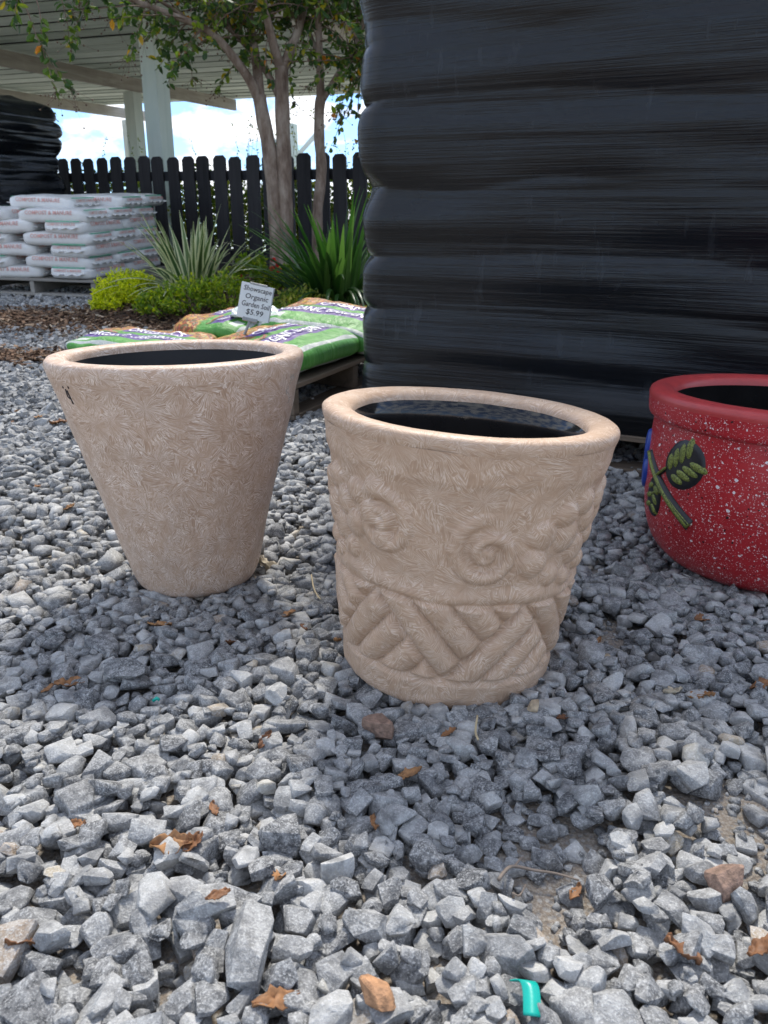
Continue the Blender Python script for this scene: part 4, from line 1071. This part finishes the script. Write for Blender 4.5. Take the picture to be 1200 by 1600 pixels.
# ------------------------------------------------------------------ trees
def tree(name, label, base_px, D, trunks, limbs, ntw, seed):
    r = random.Random(seed); b = at(base_px[0], base_px[1], D); b.z = float(bedz(b.x, b.y))
    t = empty(name, b); tag(t, label, 'tree')
    def path(px, D0, D1=None):
        D1 = D1 or D0; n = len(px) - 1
        return [at(x, y, D0 + (D1 - D0) * k / n) for k, (x, y) in enumerate(px)]
    tp = []
    for (px, r0, r1) in trunks:
        P = path(px, D); P[0].z = b.z - .06; sp3 = smooth_path(P, 4); n = len(sp3)
        tp.append((sp3, [(r0 + (r1 - r0) * k / (n - 1)) * (1 + (.35 * max(0, 1 - k / 5))) * (1 + .05 * math.sin(k * 1.3)) for k in range(n)]))
    for q in tp:
        v, f = tube([q], 14); obj('trunk', mesh('trunk', [p - b for p in v], f, MAT['bark']), t)
    F_ = Fol(); twigs = []; seeds = []
    for (px, r0, r1, De) in limbs:
        P = smooth_path(path(px, D, De), 4); n = len(P); rad = [r0 + (r1 - r0) * k / (n - 1) for k in range(n)]
        v, f = tube([(P, rad)], 10); obj('limb', mesh('limb', [p - b for p in v], f, MAT['bark']), t)
        for k in range(ntw):
            u = r.uniform(.25, 1) ** .8; i = min(n - 2, int(u * (n - 1))); p = P[i]; tang = (P[i + 1] - P[i]).normalized()
            d = (rv(r) + tang * .6 + Vector((0, -.1, .1))).normalized(); L_ = r.uniform(.35, .8); pts = [p.copy()]; ns = 9
            for q in range(ns):
                d = (d + Vector((0, 0, -.055)) + rv(r) * .2).normalized(); p = p + d * L_ / ns; pts.append(p.copy())
                if q >= 2:
                    for s in range(3):
                        ld = (d * .5 + rv(r) * .9 + Vector((0, 0, -.35))).normalized(); F_.leaf(p + rv(r) * .012, ld, rv(r), r.uniform(.045, .085), r.uniform(.026, .042))
            twigs.append((pts, list(np.linspace(.006, .0018, ns + 1))))
            if r.random() < .45:
                for q in range(14):
                    e = p + Vector((r.gauss(0, .06), r.gauss(0, .06), -abs(r.gauss(0, .07)))); twigs.append(([p, p.lerp(e, .5) + rv(r) * .01, e], [.0014, .001, .0008])); seeds.append(e)
    F_.build('crown', MAT['treeleaf'], t)
    v, f = tube(twigs, 4); tag(obj('twigs', mesh('twigs', [p - b for p in v], f, MAT['twig']), t), kind='stuff')
    oc = [(1, 0, 0), (-1, 0, 0), (0, 1, 0), (0, -1, 0), (0, 0, 1), (0, 0, -1)]; of = [(0, 2, 4), (2, 1, 4), (1, 3, 4), (3, 0, 4), (2, 0, 5), (1, 2, 5), (3, 1, 5), (0, 3, 5)]
    V, F = [], []
    for e in seeds:
        k = len(V); s = r.uniform(.0055, .0085); V += [e - b + Vector(q) * s for q in oc]; F += [tuple(k + i for i in q) for q in of]
    tag(obj('seed_clusters', mesh('seed_clusters', V, F, MAT['seed']), t), kind='stuff')
    return t
tree('crape_myrtle_tree', 'twin trunked crape myrtle with smooth pale bark and spreading limbs', (441, 447), 6.7,
     [([(438, 450), (434, 380), (428, 300), (420, 230), (412, 190), (405, 150)], .066, .052), ([(445, 450), (446, 380), (445, 300), (443, 230), (441, 170), (440, 105)], .068, .052)],
     [([(405, 158), (390, 125), (365, 90), (340, 60), (312, 40), (285, 30), (240, 12), (180, -10), (110, -40)], .040, .012, 6.3),
      ([(406, 160), (402, 110), (395, 60), (388, 10), (380, -60), (370, -150)], .044, .014, 6.9),
      ([(440, 160), (425, 128), (408, 100), (385, 72), (355, 42), (320, 15), (270, -40), (200, -70)], .030, .010, 7.0),
      ([(440, 112), (430, 80), (420, 40), (412, 0), (405, -80), (380, -160)], .042, .014, 6.5),
      ([(441, 112), (455, 75), (468, 40), (478, 0), (490, -70), (500, -150)], .042, .014, 6.9),
      ([(300, 36), (230, -10), (150, -30), (70, -30), (10, -15)], .014, .006, 5.6)], 27, 5)
tree('crape_myrtle_tree', 'single trunked slender crape myrtle nearest the wrapped load', (497, 440), 6.85,
     [([(497, 440), (496, 380), (496, 330), (501, 285), (502, 255), (499, 220), (499, 170), (503, 148)], .046, .040)],
     [([(501, 160), (500, 110), (498, 50), (497, 0), (497, -80), (500, -150)], .036, .012, 6.6),
      ([(504, 156), (520, 130), (535, 105), (548, 85), (562, 50), (580, 10), (600, -40)], .028, .008, 6.6),
      ([(498, 90), (480, 40), (470, 0), (450, -60)], .02, .008, 7.2),
      ([(530, 112), (548, 95), (566, 92), (585, 110)], .014, .005, 6.7)], 28, 9)

# ------------------------------------------------------------------ litter on the gravel
def surf(px, py):
    p = ground_at(px, py); i, j = int((p.x - X0) / RES), int((p.y - Y0) / RES)
    hz = .006
    if 3 < i < nx - 4 and 3 < j < ny - 4: hz = float(np.percentile(HM[i - 3:i + 4, j - 3:j + 4], 85))
    return Vector((p.x, p.y, g(p.x, p.y) + max(hz, -.012)))
def dry_leaf(px, py, l, w, curl, yaw, lab=None, mat='dryleaf', grp='dry brown leaves on the gravel'):
    n, m = 15, 9; V, F = [], []; sd = rnd.randint(0, 50); l *= 1.15; w *= 1.25
    for i in range(n):
        q = i / (n - 1); ww = w * math.sin(math.pi * min(.985, max(.02, q))) ** .6
        for j in range(m):
            s = j / (m - 1) * 2 - 1; ed = 1 + (.34 * float(vnoise(i * .9, sd * 3 + (s > 0) * 7, 2))) * abs(s)
            ph = s * curl * 1.1
            yy = ww / 2 * ed * (math.sin(ph) / max(.3, curl * 1.5) if curl > .05 else s)
            zz = ww / 2 * ed * (1 - math.cos(ph)) / max(.3, curl * 1.5) + .3 * l * curl * (q - .4) ** 2 + .16 * w * float(vnoise(i * .55, j * .6, sd)) + .06 * w * float(vnoise(i * 1.4, j * 1.3, sd + 3)) + .03 * w * abs(s)
            V.append((l * (q - .5), yy, zz))
    me = mesh('dry_leaf', V, grid_faces(n, m), MAT[mat]); p = surf(px, py); o = obj('dry_leaf', me, loc=p + Vector((0, 0, .0005))); o.rotation_euler = (rnd.gauss(0, .25), rnd.gauss(0, .25), yaw)
    md = o.modifiers.new('thickness', 'SOLIDIFY'); md.thickness = .0008
    if not lab:
        where = ('beside the plain pot' if px < 200 and py < 850 else 'between the two beige pots' if 340 < px < 560 and py < 1040 else 'beside the relief pot' if px > 860 and py < 1160 else 'in front of the relief pot' if px > 560 and py < 1340 else 'among shaded stones before the plain pot' if py < 1200 else 'in the sunlit foreground gravel')
        lab2 = 'small curled dry brown leaf lying ' + where; grp = 'small dry leaves ' + where
    tag(o, lab or lab2, 'leaf', None if lab else grp)
for (px, py, s, c, yw, *lab) in ((270, 1345, .040, .5, .3, 'curled orange brown leaf with a dark folded tip on gravel'), (302, 1338, .026, .9, 1.2), (250, 984, .042, .35, -.2, 'long dark dry leaf in front of the plain pot'), (640, 1216, .030, .6, .3), (1095, 974, .034, .9, .5, 'dark rust curled leaf on gravel below the red pot'), (1094, 1102, .034, .5, -.4, 'ragged brown leaf beside a tan leaf on the gravel'), (1190, 1084, .038, .3, .2), (110, 1078, .040, .7, .2, 'twisted dark brown leaf on shaded gravel'), (75, 1083, .02, .7, 1), (415, 1170, .026, .8, 1.1), (335, 1275, .022, .6, 2), (120, 1295, .030, .5, -.4), (437, 1386, .026, .8, 1.4), (432, 1586, .038, .4, .4, 'flat orange brown leaf tucked under pale sunlit stones'), (36, 1489, .026, .4, .2), (1062, 1508, .03, .8, -.7), (92, 663, .055, .4, .3, 'broad tan dry leaf on gravel beside the plain pot'), (60, 655, .03, .7, 1), (30, 645, .03, .7, .2), (55, 705, .035, .6, .6), (20, 665, .03, .8, 2), (1188, 1498, .03, .4, .3), (450, 972, .028, .6, .5), (362, 1018, .022, .6, .1), (528, 1008, .02, .7, .9), (475, 985, .02, .8, 2.2), (935, 1000, .02, .5, 1), (700, 1157, .022, .7, .5), (585, 1300, .02, .6, 1.7), (880, 1128, .02, .6, .2), (110, 800, .028, .6, .2), (60, 770, .026, .7, 1.3), (160, 740, .02, .6, .4), (345, 1450, .024, .6, .7), (900, 1385, .022, .6, .9)):
    dry_leaf(px, py, s, s * rnd.uniform(.5, .75), c, yw, lab[0] if lab else None)
dry_leaf(415, 880, .062, .040, .9, -.5, 'pale tan curled leaf on gravel beside the plain pot', 'tanleaf')
dry_leaf(1050, 1092, .028, .02, .6, .3, 'small olive tan curled leaf on the gravel', 'tanleaf')
def stick(name, lab, pts, rad, mat):
    P = [surf(*q) + Vector((0, 0, .007)) for q in pts]
    return P
t0_ = surf(790, 1385); t = empty('fallen_twig', t0_); tag(t, 'thin forked dry twig lying on bare gravel', 'twig')
for nm, pts, r0 in (('stem', [(778, 1393), (790, 1375), (804, 1353), (835, 1356), (870, 1362), (905, 1372)], .0022), ('side_shoot', [(804, 1353), (812, 1340), (818, 1335)], .0015), ('side_shoot', [(800, 1420), (812, 1398), (822, 1378)], .0012)):
    P = smooth_path([surf(*q) + Vector((0, 0, .008)) - t0_ for q in pts], 3); v, f = tube([(P, list(np.linspace(r0, r0 * .5, len(P))))], 6); obj(nm, mesh(nm, v, f, MAT['stick']), t)
for pts, lab in (([(487, 908), (490, 930), (496, 945), (501, 955)], 'pale straw stalk on gravel between the beige pots'), ([(745, 1140), (742, 1165), (746, 1180)], 'short brown stalk in the gravel under the relief pot')):
    P = smooth_path([surf(*q) + Vector((0, 0, .008)) for q in pts], 3); v, f = tube([([p - P[0] for p in P], [.0016] * len(P))], 6)
    tag(obj('straw_stalk', mesh('straw_stalk', v, f, MAT['straw']), loc=P[0]), lab, 'stalk')
# teal plastic strip
P = smooth_path([surf(808, 1556) + Vector((0, 0, .006)), surf(822, 1560) + Vector((0, 0, .014)), surf(828, 1580) + Vector((0, 0, .014)), surf(830, 1610) + Vector((0, 0, .004))], 5)
V = []; F = []
for k, p in enumerate(P): V += [p - P[0] + Vector((-.0075, .002, 0)), p - P[0] + Vector((.0075, -.001, .001))]
F = [(2 * k, 2 * k + 1, 2 * k + 3, 2 * k + 2) for k in range(len(P) - 1)]
o = obj('plastic_strip', mesh('plastic_strip', V, F, MAT['teal']), loc=P[0]); tag(o, 'bent strip of teal plastic stuck in the gravel', 'plastic strip'); md = o.modifiers.new('thickness', 'SOLIDIFY'); md.thickness = .0012
p = surf(246, 1105); v, f = tube([([Vector((-.006, 0, .004)), Vector((0, .002, .008)), Vector((.004, 0, .006))], [.0025, .003, .002])], 6)
tag(obj('plastic_scrap', mesh('plastic_scrap', v, f, MAT['teal']), loc=p), 'tiny scrap of dark green plastic on shaded gravel', 'plastic scrap')
